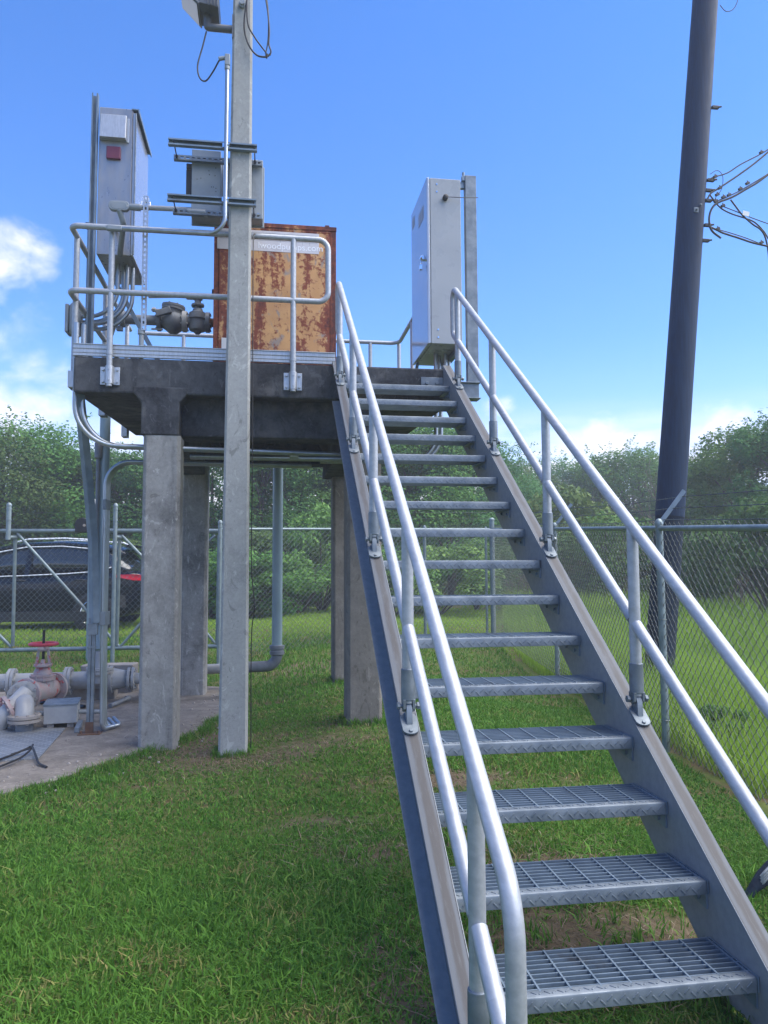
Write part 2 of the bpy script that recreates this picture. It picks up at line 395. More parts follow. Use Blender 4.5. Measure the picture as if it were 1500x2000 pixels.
def fillet(P, R, seg=6):
    P = [V(p) for p in P]; out = [P[0]]
    for i in range(1, len(P) - 1):
        a, b, c = P[i - 1], P[i], P[i + 1]; u, w = (a - b), (c - b); lu, lw = u.length, w.length; u.normalize(); w.normalize()
        ang = u.angle(w)
        rr = R[i - 1] if isinstance(R, (list, tuple)) else R
        t = min(rr / math.tan(ang / 2), lu * .49 if i > 1 else lu * .95, lw * .49 if i < len(P) - 2 else lw * .95)
        r2 = t * math.tan(ang / 2); bis = (u + w).normalized(); cen = b + bis * (r2 / math.sin(ang / 2))
        p0, p1 = b + u * t - cen, b + w * t - cen
        tot = p0.angle(p1) if p0.length > 1e-6 and p1.length > 1e-6 else 0
        for k in range(seg + 1):
            s_ = k / seg
            if tot < 1e-3: out.append(b); break
            q = (p0 * math.sin((1 - s_) * tot) + p1 * math.sin(s_ * tot)) / math.sin(tot)
            out.append(cen + q)
    out.append(P[-1]); return out
def bez(P, n=24):
    """Catmull-Rom through the points."""
    P = [V(p) for p in P]; Q = [P[0] * 2 - P[1]] + P + [P[-1] * 2 - P[-2]]; out = []
    m = len(P) - 1; per = max(3, n // m)
    for i in range(m):
        a, b, c, d = Q[i:i + 4]
        for k in range(per):
            t = k / per
            out.append(.5 * ((2 * b) + (c - a) * t + (2 * a - 5 * b + 4 * c - d) * t * t + (3 * b - a - 3 * c + d) * t ** 3))
    out.append(P[-1]); return out
EXPO = 1.4
# ------------------------------------------------------------------ ground
def grid_ground():
    xs = np.concatenate([np.linspace(-260, -12, 24)[:-1], np.linspace(-12, 16, 197), np.linspace(16, 260, 24)[1:]])
    ys = np.concatenate([np.linspace(-120, -4, 14)[:-1], np.linspace(-4, 22, 183), np.linspace(22, 300, 26)[1:]])
    vs = [(x, y, ground_z(x, y)) for y in ys for x in xs]
    n = len(xs)
    fs = [(j * n + i, j * n + i + 1, (j + 1) * n + i + 1, (j + 1) * n + i) for j in range(len(ys) - 1) for i in range(n - 1)]
    b = MB(); b.add(vs, fs); return b
def worn_at(X, Y):
    e = lambda cx, cy, sx, sy: math.exp(-((X - cx) / sx) ** 2 - ((Y - cy) / sy) ** 2)
    return min(1.0, 1.1 * e(.55, .62, .62, .38) + .9 * e(.7, 1.42, .5, .2) + .9 * e(.62, 2.85, .4, .18) + .7 * e(-.05, 1.75, .3, .22) + .6 * e(-.35, 2.3, .4, .16) + .8 * e(.15, 8.7, .5, .4) + .55 * e(-.3, 3.75, .75, .5) + .8 * e(-1.15, 4.6, .28, 1.0) + .5 * e(-.12, .2, .2, 1.2) + .5 * e(-.2, 8.2, .8, .6) + .8 * e(2.75, 3.9, .25, .9) + .7 * e(ub_x, 6.3, .5, .5))
ub_x = onY(1285, 1345, 6.4).x
g = grid_ground().build('ground', 'soil'); wa = g.data.attributes.new('worn', 'FLOAT', 'POINT'); wa.data.foreach_set('value', [worn_at(v.co.x, v.co.y) for v in g.data.vertices]); tag(g, kind='structure')
# concrete pad beside the platform legs, with a ragged lawn edge
edge = [(-5.2, 1.9), (-3.6, 2.45), (-2.95, 2.75), (-2.55, 2.92), (-2.31, 3.11), (-2.06, 3.37), (-1.86, 3.72), (-1.66, 4.02), (-1.42, 4.5), (-1.24, 4.75), (-1.18, 5.2), (-1.0, 5.75), (-1.06, 6.3), (-1.12, 6.95), (-1.12, 7.5)]
ed = []
for (a, b_) in zip(edge[:-1], edge[1:]):
    for k in range(6):
        t = k / 6; ed.append((a[0] + (b_[0] - a[0]) * t + random.uniform(-.028, .028), a[1] + (b_[1] - a[1]) * t + random.uniform(-.028, .028)))
ed.append(edge[-1])
PADPOLY = ed + [(-2.2, 8.1), (-6.2, 8.6), (-6.2, 1.6)]
def in_pad(x, y):
    c = False; n = len(PADPOLY); j = n - 1
    for i in range(n):
        xi, yi = PADPOLY[i]; xj, yj = PADPOLY[j]
        if (yi > y) != (yj > y) and x < (xj - xi) * (y - yi) / (yj - yi) + xi: c = not c
        j = i
    return c
b = MB(); b.prism([(x, y, -.12) for x, y in PADPOLY], (0, 0, .155)); pad = b.build('concrete_pad', 'pad', smooth=False); tag(pad, kind='structure')
PADZ = .035

# ------------------------------------------------------------------ staircase
RUN, RISE, W = .265819, .18876, .914
SL = RISE / RUN; CS = math.cos(math.atan(SL)); SN = math.sin(math.atan(SL))
YP, ZP = 4.25, 3.238                       # platform face and top
CF = .255                                  # top of stringer flange:  z = SL*y + CF
stair = thing('metal_staircase', (W / 2, -.1, 0), 'steel staircase of grating treads and tube handrails climbing to the raised concrete deck', 'staircase')
dv = .294 / CS
def strip(b, x0, x1, c0, c1, ya, yb):     # sheared bar that follows the pitch
    P = [(x0, ya, SL * ya + c0), (x0, yb, SL * yb + c0), (x0, yb, SL * yb + c1), (x0, ya, SL * ya + c1)]
    b.prism(P, (x1 - x0, 0, 0))
for side in (0, 1):
    x = 0.0 if side == 0 else W; sg = -1 if side == 0 else 1
    b = MB(); yt = YP - .006
    z0 = .02
    yb0 = (z0 - (CF - dv)) / SL; ya0 = (z0 - CF) / SL
    b.prism([(x, ya0, z0), (x, yb0, z0), (x, yt, SL * yt + CF - dv), (x, yt, SL * yt + CF)], (sg * .007, 0, 0))
    tb = .011 / CS
    strip(b, x + sg * .007, x + sg * .070, CF - dv, CF - dv + tb, yb0, yt)
    for k in (2, 5, 9, 12, 15):           # bolt heads along the web
        y = k * RUN + .12; b.cyl((x + sg * .007, y, SL * y + .02), (x + sg * .019, y, SL * y + .02), .010, 6)
    st = b.build('stringer', 'stringer', stair, bevel=.0015)
    b = MB(); fx = x if side == 1 else x - .070
    strip(b, fx, fx + .070, CF - tb, CF, ya0, yt)
    fl = b.build('top_flange', 'flange', st, bevel=.003)
    # object coordinates of the stain start at the flange's inner edge
    off = V((fx - ORG['metal_staircase'].x, 0, 0))
    fl.data.transform(Matrix.Translation(-off)); fl.location = off
    b = MB()                                # clip angle bolted to the deck face
    if side == 1:
        b.box(W - .20, W - .003, YP - .012, YP - .002, 3.06, 3.155)
        for xx in (W - .15, W - .06): b.cyl((xx, YP - .03, 3.1), (xx, YP - .012, 3.1), .016, 6)
    else:
        b.box(.003, .20, YP - .012, YP - .002, 3.06, 3.155)
        for xx in (.06, .15): b.cyl((xx, YP - .03, 3.1), (xx, YP - .012, 3.1), .016, 6)
    b.build('clip_angle', 'galv', stair, bevel=.002)
# one tread, then copies
TD = .272
def tread_meshes():
    g_ = MB()
    x0, x1 = .006, W - .006
    n = 9
    for k in range(n):
        y = .045 + k * (TD - .045 - .004) / (n - 1); g_.box(x0, x1, y - .0024, y + .0024, -.034, -.001)
    for k in range(10):
        x = .018 + k * .0975; g_.box(x - .003, x + .003, .03, TD, -.009, .0004)
    g_.box(x0 - .003, x0 + .002, 0.0, TD, -.045, .001); g_.box(x1 - .002, x1 + .003, 0, TD, -.045, .001)
    ns = MB(); rr = .007
    prof = [(0.0, -.046), (0.0, -rr), (rr * .3, -rr * .3), (rr, 0), (.040, 0), (.040, -.004), (.0085, -.004), (.005, -.0075), (.005, -.046)]
    ns.prism([(x0 + .004, y, z) for y, z in prof], (x1 - x0 - .008, 0, 0))
    for k in range(42):                     # raised lugs of the diamond pattern
        x = x0 + .016 + k * .0209; s_ = 1 if k % 2 else -1
        a = V((1, 0, s_ * 1.0)).normalized(); c = V((x, -.0005, -.026 + .006 * s_)); nn = V((0, -1, 0)); bb = a.cross(nn)
        ns.obox(c, a, bb, nn, .0115, .0026, .0016)
        a = V((1, s_ * 1.0, 0)).normalized(); c = V((x, .022, .0008)); nn = V((0, 0, 1)); bb = a.cross(nn)
        ns.obox(c, a, bb, nn, .010, .0026, .0016)
    cls = []
    for xx, d in ((.001, 1), (W - .001, -1)):
        cl = MB(); cls.append(cl)
        cl.prism([(xx, .012, -.047), (xx, .23, -.047), (xx, .23, -.058), (xx, .09, -.092), (xx, .012, -.10)], (d * .006, 0, 0))
        cl.box(min(xx, xx + d * .045), max(xx, xx + d * .045), .02, .21, -.053, -.047)
        cl.cyl((xx + d * .006, .06, -.075), (xx + d * .016, .06, -.075), .009, 6); cl.cyl((xx + d * .006, .17, -.066), (xx + d * .016, .17, -.066), .009, 6)
    return g_, ns, cls
bg, bn, bc = tread_meshes()
def shared(name, mb, mat, bevel=0):
    o = mb.build(name, mat, None, bevel=bevel); return o
t0 = shared('tread', bg, 'galv_dark'); n0 = shared('nosing', bn, 'galv', .001); c0, c1 = [shared('carrier_angle', q, 'galv_dark') for q in bc]
t0.parent = stair; n0.parent = t0; c0.parent = t0; c1.parent = t0
def set_tread(t, i): t.location = V((0, RUN * i, RISE * (i + 1))) - V(stair.location)
set_tread(t0, 0)
for i in range(1, 16):
    t = t0.copy(); COL.objects.link(t); t.parent = stair; set_tread(t, i)
    for ch in (n0, c0, c1):
        q = ch.copy(); COL.objects.link(q); q.parent = t
# handrails
RR = .0245
CT, CM = 1.055, .640
Y0, Y1 = -.52, 3.99
def rail_pts(x, c, ya, yb): return [V((x, ya, SL * ya + c)), V((x, yb, SL * yb + c))]
for side in (0, 1):
    x = -.040 if side == 0 else W + .035
    SY = (-.19, .832, 1.845, 2.862, 3.845)
    Yt = Y1
    top = MB()
    P = [V((x, Yt, SL * Yt + CM)), V((x, Yt, SL * Yt + CT)), V((x, Y0, SL * Y0 + CT)), V((x, Y0, SL * Y0 + CM))]
    m_hi = V((x, Yt - .16, SL * (Yt - .16) + CM)); m_lo = V((x, Y0 + .16, SL * (Y0 + .16) + CM))
    path = fillet([m_hi] + P + [m_lo], [.06, .06, .20, .08], 8)
    top.tube(path, RR, 18)
    hr = top.build('handrail', 'alu_rail', stair)
    mid = MB()
    for a, c in zip((Y0 + .16,) + SY, SY + (Yt - .16,)):
        if c - a < .06: continue
        p, q = rail_pts(x, CM, a + (.015 if a in SY else 0), c - (.015 if c in SY else 0)); mid.tube([p, q], RR * .985, 18)
    mid.build('mid_rail', 'alu_rail', hr)
    for y in SY:
        st = MB(); st.cyl((x, y, SL * y + CF + .075), (x, y, SL * y + CT - .012), RR * .99, 18)
        st.build('stanchion', 'alu_rail', hr)
        zf = SL * y + CF
        fo = MB()
        fo.lathe((x, y, zf + .085), (0, 0, 1), [(0, .0268), (.002, .0295), (.125, .0295), (.127, .0262)], 18)      # sleeve
        for s_ in (-1, 1): fo.prism([(x + s_ * .014, y - .026, zf + .09), (x + s_ * .014, y - .022, zf + .052), (x + s_ * .014, y, zf + .038), (x + s_ * .014, y + .022, zf + .052), (x + s_ * .014, y + .026, zf + .09)], (s_ * .011, 0, 0))
        fo.cyl((x - .042, y, zf + .062), (x + .042, y, zf + .062), .0085, 8)
        fo.cyl((x - .047, y, zf + .062), (x - .034, y, zf + .062), .0155, 6); fo.cyl((x + .034, y, zf + .062), (x + .047, y, zf + .062), .0155, 6)
        # pivoting base: rounded plate on the flange with a knuckle
        ax = V((0, CS, SN)); nz = V((0, -SN, CS)); cc = V((x, y - .012, zf - .012 * SL)) + nz * .002
        pl = []
        for k in range(20):
            a = 2 * PI * k / 20; ex = .058 if math.sin(a) * 1 < 0 else .040
            pl.append(cc + V((1, 0, 0)) * (.034 * math.cos(a)) + ax * (math.copysign(abs(math.sin(a)) ** .8, math.sin(a)) * .034 + (-.028 if math.sin(a) < 0 else .02)))
        fo.prism(pl, nz * .009)
        fo.prism([(x - .012, y - .03, zf + .004 - .02 * SL), (x - .012, y - .026, zf + .05), (x - .012, y - .012, zf + .078), (x - .012, y + .012, zf + .078), (x - .012, y + .028, zf + .05), (x - .012, y + .03, zf + .02)], (.024, 0, 0))
        q = cc - ax * .046 + nz * .009; fo.cyl(q, q + nz * .006, .009, 6)
        fo.build('pivot_foot', 'galv', hr, bevel=.0015)

# ------------------------------------------------------------------ raised concrete deck
deck = thing('elevated_platform', (-.6, 5.7, 0), 'raised concrete deck on square legs with a mould blackened edge', 'platform')
XL, XR, YB = -2.208, 1.0, 7.25
b = MB()
b.add([(XL, YP, 2.938), (XR, YP, 2.93), (XR, YB, 3.08), (XL, YB, 3.10), (XL, YP, ZP), (XR, YP, ZP), (XR, YB, ZP), (XL, YB, ZP)],
      [(0, 3, 2, 1), (4, 5, 6, 7), (0, 1, 5, 4), (1, 2, 6, 5), (2, 3, 7, 6), (3, 0, 4, 7)])
b.build('slab', 'slab', deck, smooth=False, bevel=.018)
def beam_long(xa, xb, yf):
    zt = 3.0; q = .07
    P = [(xa, yf, 2.592), (xb, yf, 2.592), (xb, yf, 2.87), (xb + q, yf, 2.945), (xb + q, yf, zt), (xa - q, yf, zt), (xa - q, yf, 2.945), (xa, yf, 2.87)]
    b = MB(); b.prism(P, (0, YB - .03 - yf, 0)); return b
beam_long(-1.66, -1.352, YP - .006).build('beam', 'slab', deck, smooth=False, bevel=.012)
beam_long(.055, .365, YP + .02).build('beam', 'slab', deck, smooth=False, bevel=.012)
b = MB(); b.box(-1.353, .056, 4.44, 4.74, 2.618, 3.0); b.build('cross_beam', 'slab', deck, smooth=False, bevel=.012)
b = MB(); b.box(-1.353, .056, 6.9, 7.2, 2.735, 3.08); b.build('cross_beam', 'slab', deck, smooth=False, bevel=.012)
def column(x0, x1, y0, y1, z0, z1, mt):
    q = .028
    P = [(x0 + q, y0), (x1 - q, y0), (x1, y0 + q), (x1, y1 - q), (x1 - q, y1), (x0 + q, y1), (x0, y1 - q), (x0, y0 + q)]
    b = MB(); b.prism([(x, y, z0) for x, y in P], (0, 0, z1 - z0)); b.build('leg', mt, deck, smooth=False, bevel=.006)
column(-1.642, -1.338, YP + .004, 4.555, -.15, 2.594, 'column')
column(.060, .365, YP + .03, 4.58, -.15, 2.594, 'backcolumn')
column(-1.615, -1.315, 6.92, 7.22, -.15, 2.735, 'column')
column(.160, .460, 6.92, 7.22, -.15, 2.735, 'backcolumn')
# ribbed aluminium toe board along the front edge and down the left side
b = MB(); zt = 3.346
prof = [(0, zt), (.018, zt), (.018, 3.243), (-.010, 3.243), (-.010, 3.262), (.0, 3.268), (-.006, 3.272), (-.006, 3.296), (.003, 3.302), (-.004, 3.308), (-.004, 3.338), (-.012, 3.340), (-.012, zt)]
b.prism([(XL - .004, YP + .004 + y, z) for y, z in prof], (2.17, 0, 0))
b.prism([(XL + .006 + y, YP + .03, z) for y, z in prof], (0, 2.95, 0))
b.build('toe_board', 'alu', deck, smooth=False, bevel=.0015)
# ------------------------------------------------------------------ guard rails on the deck
YR = 4.195
def face_bracket(x, z):
    b = MB()
    b.box(x - .078, x - .026, YR + .036, YR + .045, z - .075, z + .075); b.box(x + .026, x + .078, YR + .036, YR + .045, z - .075, z + .075)
    pr = [(x + .034 * math.cos(PI + a * PI / 10), YR + .008 + .034 * math.sin(PI + a * PI / 10)) for a in range(11)]
    pr = [(x - .034, YR + .045)] + pr + [(x + .034, YR + .045)]
    b.prism([(px, py, z - .075) for px, py in pr], (0, 0, .15))
    for dx in (-.055, .055):
        for dz in (-.05, .05): b.cyl((x + dx, YR + .018, z + dz), (x + dx, YR + .036, z + dz), .0115, 6)
    for dz in (-.045, .045): b.cyl((x, YR - .034, z + dz), (x, YR - .026, z + dz), .008, 6)
    return b
gr = thing('guard_rail', (-1.2, YR, ZP), 'silver tube guard rail with rounded loop end along the front and left deck edges', 'guard rail')
ZT, ZM = 4.325, 3.775
b = MB(); RG = .0245
xr_ = -.108; xl_ = -2.245; yback = 7.0
loop = fillet([(xl_ + .0, yback, ZT), (xl_, YR, ZT), (xr_, YR, ZT), (xr_, YR, ZM), (xl_, YR, ZM), (xl_, yback, ZM)], [.07, .09, .09, .07], 8)
b.tube(loop, RG, 16); b.build('rail', 'alu_rail', gr)
for x in (-1.912, -.408):
    b = MB(); b.cyl((x, YR, 2.98), (x, YR, ZT - .01), RG * .985, 16)
    b.lathe((x, YR, 3.24), (0, 0, 1), [(0, .0246), (.001, .0275), (.03, .0275), (.031, .0246)], 14)
    p = b.build('post', 'alu_rail', gr)
    face_bracket(x, 3.075).build('face_bracket', 'alu', p, bevel=.0015)
for y in (4.42, 5.6, 6.8):
    b = MB(); b.cyl((xl_ + .0, y, 3.0), (xl_, y, ZT - .01), RG * .985, 14); p = b.build('post', 'alu_rail', gr)
    b = MB(); b.box(xl_ - .03, XL - .004, y - .07, y + .07, 3.0, 3.14); b.build('face_bracket', 'alu', p, bevel=.002)
gr2 = thing('guard_rail', (0, YB, ZP), 'silver tube guard rail across the back edge of the deck behind the rusty cabinet', 'guard rail')
b = MB()
loop = fillet([(xl_ + .1, YB - .04, ZT + .03), (1.03, YB - .04, ZT + .03), (1.03, 5.6, ZT + .03)], [.12], 8); b.tube(loop, RG, 14)
loop = fillet([(xl_ + .1, YB - .04, ZM), (1.03, YB - .04, ZM), (1.03, 5.6, ZM)], [.12], 8); b.build('rail', 'alu_rail', gr2)
for x in (-1.65, -1.05, .2, .66, 1.03):
    b = MB(); b.cyl((x, YB - .04, ZP - .1), (x, YB - .04, ZT + .02), RG * .98, 12); b.build('post', 'alu_rail', gr2)
b = MB(); b.cyl((1.03, 6.3, ZP), (1.03, 6.3, ZT + .02), RG * .98, 12); b.build('post', 'alu_rail', gr2)

# ------------------------------------------------------------------ rusty pump cabinet on the deck
X0, X1, Yf, Zb, Zt = -1.105, -.008, 4.55, ZP, 4.605
cab = thing('rusty_cabinet', (X0, Yf, Zb), 'orange pump cabinet streaked with dark rust standing on the deck behind the guard rail', 'cabinet')
b = MB(); b.box(X0, X1, Yf + .012, 6.3, Zb, Zt); b.box(X0, X0 + .04, Yf, Yf + .012, Zb, Zt - .035); b.box(X1 - .055, X1, Yf, Yf + .012, Zb, Zt - .035); b.box(X0 - .004, X1 + .004, Yf - .006, Yf + .02, Zt - .035, Zt + .004)
b.box(X0 + .04, X1 - .055, Yf + .002, Yf + .012, Zt - .06, Zt - .035)
b.build('body', 'rust', cab, smooth=False, bevel=.003)
b = MB(); b.box(X0 + .046, X1 - .06, Yf - .004, Yf + .012, Zb + .012, Zt - .066); b.build('door', 'rust', cab, smooth=False, bevel=.003)
b = MB(); b.box(X1 - .10, X1 - .06, Yf + .02, Yf + .06, Zt, Zt + .03); b.build('lifting_lug', 'rust', cab, bevel=.003)
b = MB(); b.box(X0 - .03, X0, Yf + .2, Yf + .26, 4.0, 4.045); b.build('latch', 'blackpaint', cab, bevel=.003)
b = MB(); b.box(X0 + .075, X0 + .125, Yf - .0065, Yf - .004, 3.43, 3.53); tg = b.build('name_plate', 'tagwhite', cab, smooth=False)
# sticker: faint map like lines and the remains of a web address
sx0, sx1, sz0, sz1 = onY(420, 470, Yf).x + .02, onY(623, 497, Yf).x, 4.345, 4.535
b = MB(); b.box(sx0, sx1, Yf - .0065, Yf - .004, sz0, sz1); stk = b.build('sticker', 'signwhite', cab, smooth=False)
b = MB()
for k in range(14):
    x = sx0 + .03 + k * (sx1 - sx0 - .05) / 13; zz = random.uniform(.09, .17)
    b.box(x, x + .002, Yf - .0074, Yf - .0066, sz0 + zz - .02, sz0 + zz + .012)
for zz in (.10, .135, .165): b.box(sx0 + .02, sx1 - .02, Yf - .0078, Yf - .0066, sz0 + zz, sz0 + zz + .0018)
b.build('printed_lines', 'boxgrey', stk, smooth=False)
def text_mesh(body, size, mat, loc, rot, parent, name, align='LEFT', extrude=.0006):
    cu = bpy.data.curves.new('lettering', 'FONT'); cu.body = body; cu.size = size; cu.extrude = extrude; cu.align_x = align
    o = bpy.data.objects.new('lettering_curve', cu); COL.objects.link(o)
    dg = bpy.context.evaluated_depsgraph_get(); me = bpy.data.meshes.new_from_object(o.evaluated_get(dg))
    bpy.data.objects.remove(o)
    me.transform(Matrix.Translation(V(loc) - ORG.get(parent.name, V((0, 0, 0)))) @ Matrix.Rotation(rot, 4, 'X'))
    me.materials.clear(); me.materials.append(M[mat])
    q = bpy.data.objects.new(name, me); COL.objects.link(q); q.parent = parent; return q
ORG[stk.name] = ORG[cab.name]
text_mesh('lwoodpumps.com', .082, 'signtext', (onY(508, 487, Yf).x - .02, Yf - .0075, sz0 + .025), PI / 2, stk, 'lettering')

# ------------------------------------------------------------------ white control cabinet, right
Yc = 4.72
p0 = onY(838, 347, Yc); p1 = onY(904, 350, Yc); pz = onY(836, 670, Yc)
wx0, wx1, wz0, wz1, wd = pz.x, onY(901, 500, Yc).x, pz.z, p0.z, .80
wc = thing('control_cabinet', (wx0, Yc, wz0), 'tall pale grey control cabinet with padlocked glossy door at the stair head', 'cabinet', )
b = MB(); b.box(wx0 + .035, wx1, Yc, Yc + wd, wz0, wz1); b.box(wx0 + .024, wx0 + .036, Yc + .006, Yc + wd - .006, wz0 + .006, wz1 - .006)
b.build('body', 'white', wc, smooth=False, bevel=.004)
b = MB(); b.box(wx0, wx0 + .024, Yc - .002, Yc + wd, wz0 - .002, wz1 + .002); dr = b.build('door', 'whitedoor', wc, smooth=False, bevel=.004)
b = MB(); hz = onX(824, 518, wx0).z; hy = Yc + .10
b.box(wx0 - .03, wx0, hy - .012, hy + .04, hz - .01, hz + .03); b.box(wx0 - .045, wx0 - .03, hy - .014, hy + .05, hz + .005, hz + .028)
b.tube([(wx0 - .034, hy + .03, hz), (wx0 - .036, hy + .032, hz - .05)], .006, 8); b.box(wx0 - .05, wx0 - .022, hy + .012, hy + .052, hz - .10, hz - .05)
b.build('latch_handle', 'chrome', dr, bevel=.002)
b = MB(); b.box(wx0 - .0022, wx0, Yc + .16, Yc + .40, wz1 - .33, wz1 - .20); b.nx(); b.box(wx0 - .0022, wx0, Yc + .62, Yc + .74, wz1 - .19, wz1 - .09); b.build_each('label_plate', 'boxgrey', dr, smooth=False)
b = MB()
for zz in (wz1 - .06, wz1 - .135, wz0 + .06, wz0 + .135): b.nx().cyl((wx0 + .10, Yc - .005, zz), (wx0 + .10, Yc, zz), .008, 8)
b.build_each('screw', 'chrome', wc)
b = MB(); ap = onY(869, 388, Yc); b.lathe((ap.x, Yc - .05, ap.z), (0, 1, 0), [(0, .018), (.006, .026), (.045, .026), (.05, .02)], 14)
an = b.build('black_knob', 'black', wc)
b = MB(); b.tube(bez([ap + V((.02, -.03, .004)), onY(885, 385, Yc - .03), onY(905, 386, Yc - .06), onY(934, 386, Yc - .02)], 16), .0035, 6); b.build('lead_wire', 'black', wc)
b = MB()
for k in range(4): b.nx().cyl((wx0 + .15 + k * .05, Yc + .35 + .07 * (k % 2), ZP), (wx0 + .15 + k * .05, Yc + .35 + .07 * (k % 2), wz0 + .002), .02, 10)
b.build_each('conduit_stub', 'conduit', wc)
b = MB(); b.bar((wx1 - .02, Yc + .1, wz0 - .03), (wx1 - .02, Yc + wd, wz0 - .03), .05, .05); b.nx().bar((wx0 + .02, Yc + .62, wz0 - .02), (wx0 + .02, Yc + .98, ZP + .02), .03, .03); b.build_each('support_strut', 'galv_dark', wc, bevel=.002)
# galvanised channel post that carries it, on a stub bolted to the deck side
Yq = 4.80
q0, q1 = onY(909, 342, Yq), onY(934, 345, Yq); qb = onY(918, 748, Yq)
cp = thing('steel_post', (q0.x, Yq, qb.z), 'galvanised channel post standing on a bracket right of the white cabinet', 'post')
px0, px1 = onY(907, 500, Yq).x, onY(932, 500, Yq).x
b = MB(); b.box(px0 + .02, px1, Yq, Yq + .008, qb.z + .008, q0.z); b.box(px0 + .02, px0 + .028, Yq + .008, Yq + .075, qb.z + .008, q0.z); b.box(px1 - .008, px1, Yq + .008, Yq + .075, qb.z + .008, q0.z)
b.build('channel', 'galv', cp, smooth=False, bevel=.002)
b = MB(); b.box(px0 - .01, px0 + .019, Yq + .01, Yq + .06, q0.z - .05, q0.z); b.box(px0 - .05, px0 + .019, Yq + .03, Yq + .07, q0.z - .12, q0.z - .055); b.cyl((px0 + .008, Yq + .03, q0.z), (px0 + .008, Yq + .03, q0.z + .04), .014, 10); b.build('top_clamp', 'galv_dark', cp, bevel=.002)
b = MB(); b.box(XR, px1 + .01, Yq - .03, Yq + .12, qb.z - .004, qb.z + .006); b.box(XR, px1, Yq + .0, Yq + .01, qb.z - .145, qb.z - .004); b.box(XR, px1 + .01, Yq - .03, Yq + .12, qb.z - .155, qb.z - .145)
b.build('bracket', 'galv', cp, smooth=False, bevel=.002)

# ------------------------------------------------------------------ stainless control cabinet, left
Ys = 4.75
a0 = onY(189, 208, Ys); a1 = onY(264, 209, Ys); a2 = onY(188, 496, Ys)
sx0_, sx1_, sz0_, sz1_, sd = a2.x, onY(262, 400, Ys).x, a2.z, a0.z, .74
sc = thing('control_cabinet', (sx0_, Ys, sz0_), 'tall stainless steel cabinet with square vent cover and dark red tag', 'cabinet')
b = MB(); b.box(sx0_, sx1_ - .03, Ys, Ys + sd, sz0_, sz1_); b.box(sx1_ - .03, sx1_ - .022, Ys + .006, Ys + sd - .006, sz0_ + .006, sz1_ - .006); b.build('body', 'stain', sc, smooth=False, bevel=.006)
b = MB(); b.box(sx1_ - .022, sx1_, Ys - .002, Ys + sd, sz0_ + .004, sz1_ - .035); b.build('door', 'whitedoor', sc, smooth=False, bevel=.004)
b = MB(); b.prism([(sx1_ - .035, Ys - .008, sz1_ + .004), (sx1_ + .03, Ys - .008, sz1_ + .0), (sx1_ + .03, Ys - .008, sz1_ - .035), (sx1_ + .022, Ys - .008, sz1_ - .035), (sx1_ + .022, Ys - .008, sz1_ - .01), (sx1_ - .035, Ys - .008, sz1_ - .006)], (0, sd + .03, 0)); b.build('drip_hood', 'galv_dark', sc, smooth=False)
b = MB(); b.cyl((sx1_ + .002, Ys - .004, sz0_ + .01), (sx1_ + .002, Ys - .004, sz1_ - .04), .007, 8)
b.build('hinge', 'galv', sc)
v0, v1 = onY(196, 219, Ys - .04), onY(246, 273, Ys - .04)
b = MB(); b.prism([(v0.x, Ys, v0.z), (v0.x, Ys - .035, v0.z - .01), (v0.x, Ys - .07, v1.z), (v0.x, Ys, v1.z)], (v1.x - v0.x, 0, 0)); b.box(v1.x, v1.x + .022, Ys - .008, Ys, v1.z - .01, v0.z - .02); b.box(v0.x - .008, v0.x, Ys - .008, Ys, v1.z - .01, v0.z); b.build('vent_cover', 'alu', sc, smooth=False, bevel=.004)
v0, v1 = onY(208, 285, Ys - .02), onY(235, 311, Ys - .02)
b = MB(); b.box(v0.x, v1.x, Ys - .028, Ys, v1.z, v0.z); b.build('red_tag', 'maroon', sc, smooth=False, bevel=.006)
b = MB(); k = onY(231, 208, Ys + .2); b.cyl((k.x, Ys + .2, sz1_), (k.x, Ys + .2, sz1_ + .05), .016, 10); b.build('top_stud', 'black', sc)
b = MB(); hz = onX(298, 430, sx1_).z; hy = Ys + .66
b.box(sx1_, sx1_ + .03, hy - .02, hy + .03, hz - .015, hz + .02); b.box(sx1_ + .02, sx1_ + .045, hy - .012, hy + .02, hz - .09, hz - .015); b.build('padlock', 'chrome', sc, bevel=.003)
# conduits drooping out of the cabinet floor, bending left and dropping over the deck edge
bt = thing('conduit_bundle', (-2.0, Ys + .25, 3.6), 'bundle of bent zinc conduits from the stainless cabinet floor over the left deck edge', 'conduit')
cx = onY(243, 510, Ys + .28)
yc = Ys + .22
for k in range(4):
    x = cx.x - .045 + k * .042; y = yc + .05 * (k % 2)
    zb = 3.83 - .035 * k
    b = MB(); b.tube(fillet([(x, y, sz0_ + .01), (x, y, zb), (XL - .13, y + .02, zb - .02)], [.26 + .02 * k], 12), .019, 12); b.build('conduit', 'conduit', bt)
b = MB(); lx = XL - .17
for k in range(2):
    y = yc - .02 + .07 * k; b.nx()
    b.lathe((lx, y, 3.62), (0, 0, 1), [(0, .02), (.02, .045), (.05, .055), (.24, .055), (.28, .045), (.30, .03)], 14)
    b.box(lx - .075, lx - .045, y - .05, y + .05, 3.64, 3.90)
b.build_each('pull_box', 'boxgrey', bt, bevel=.006)
b = MB()
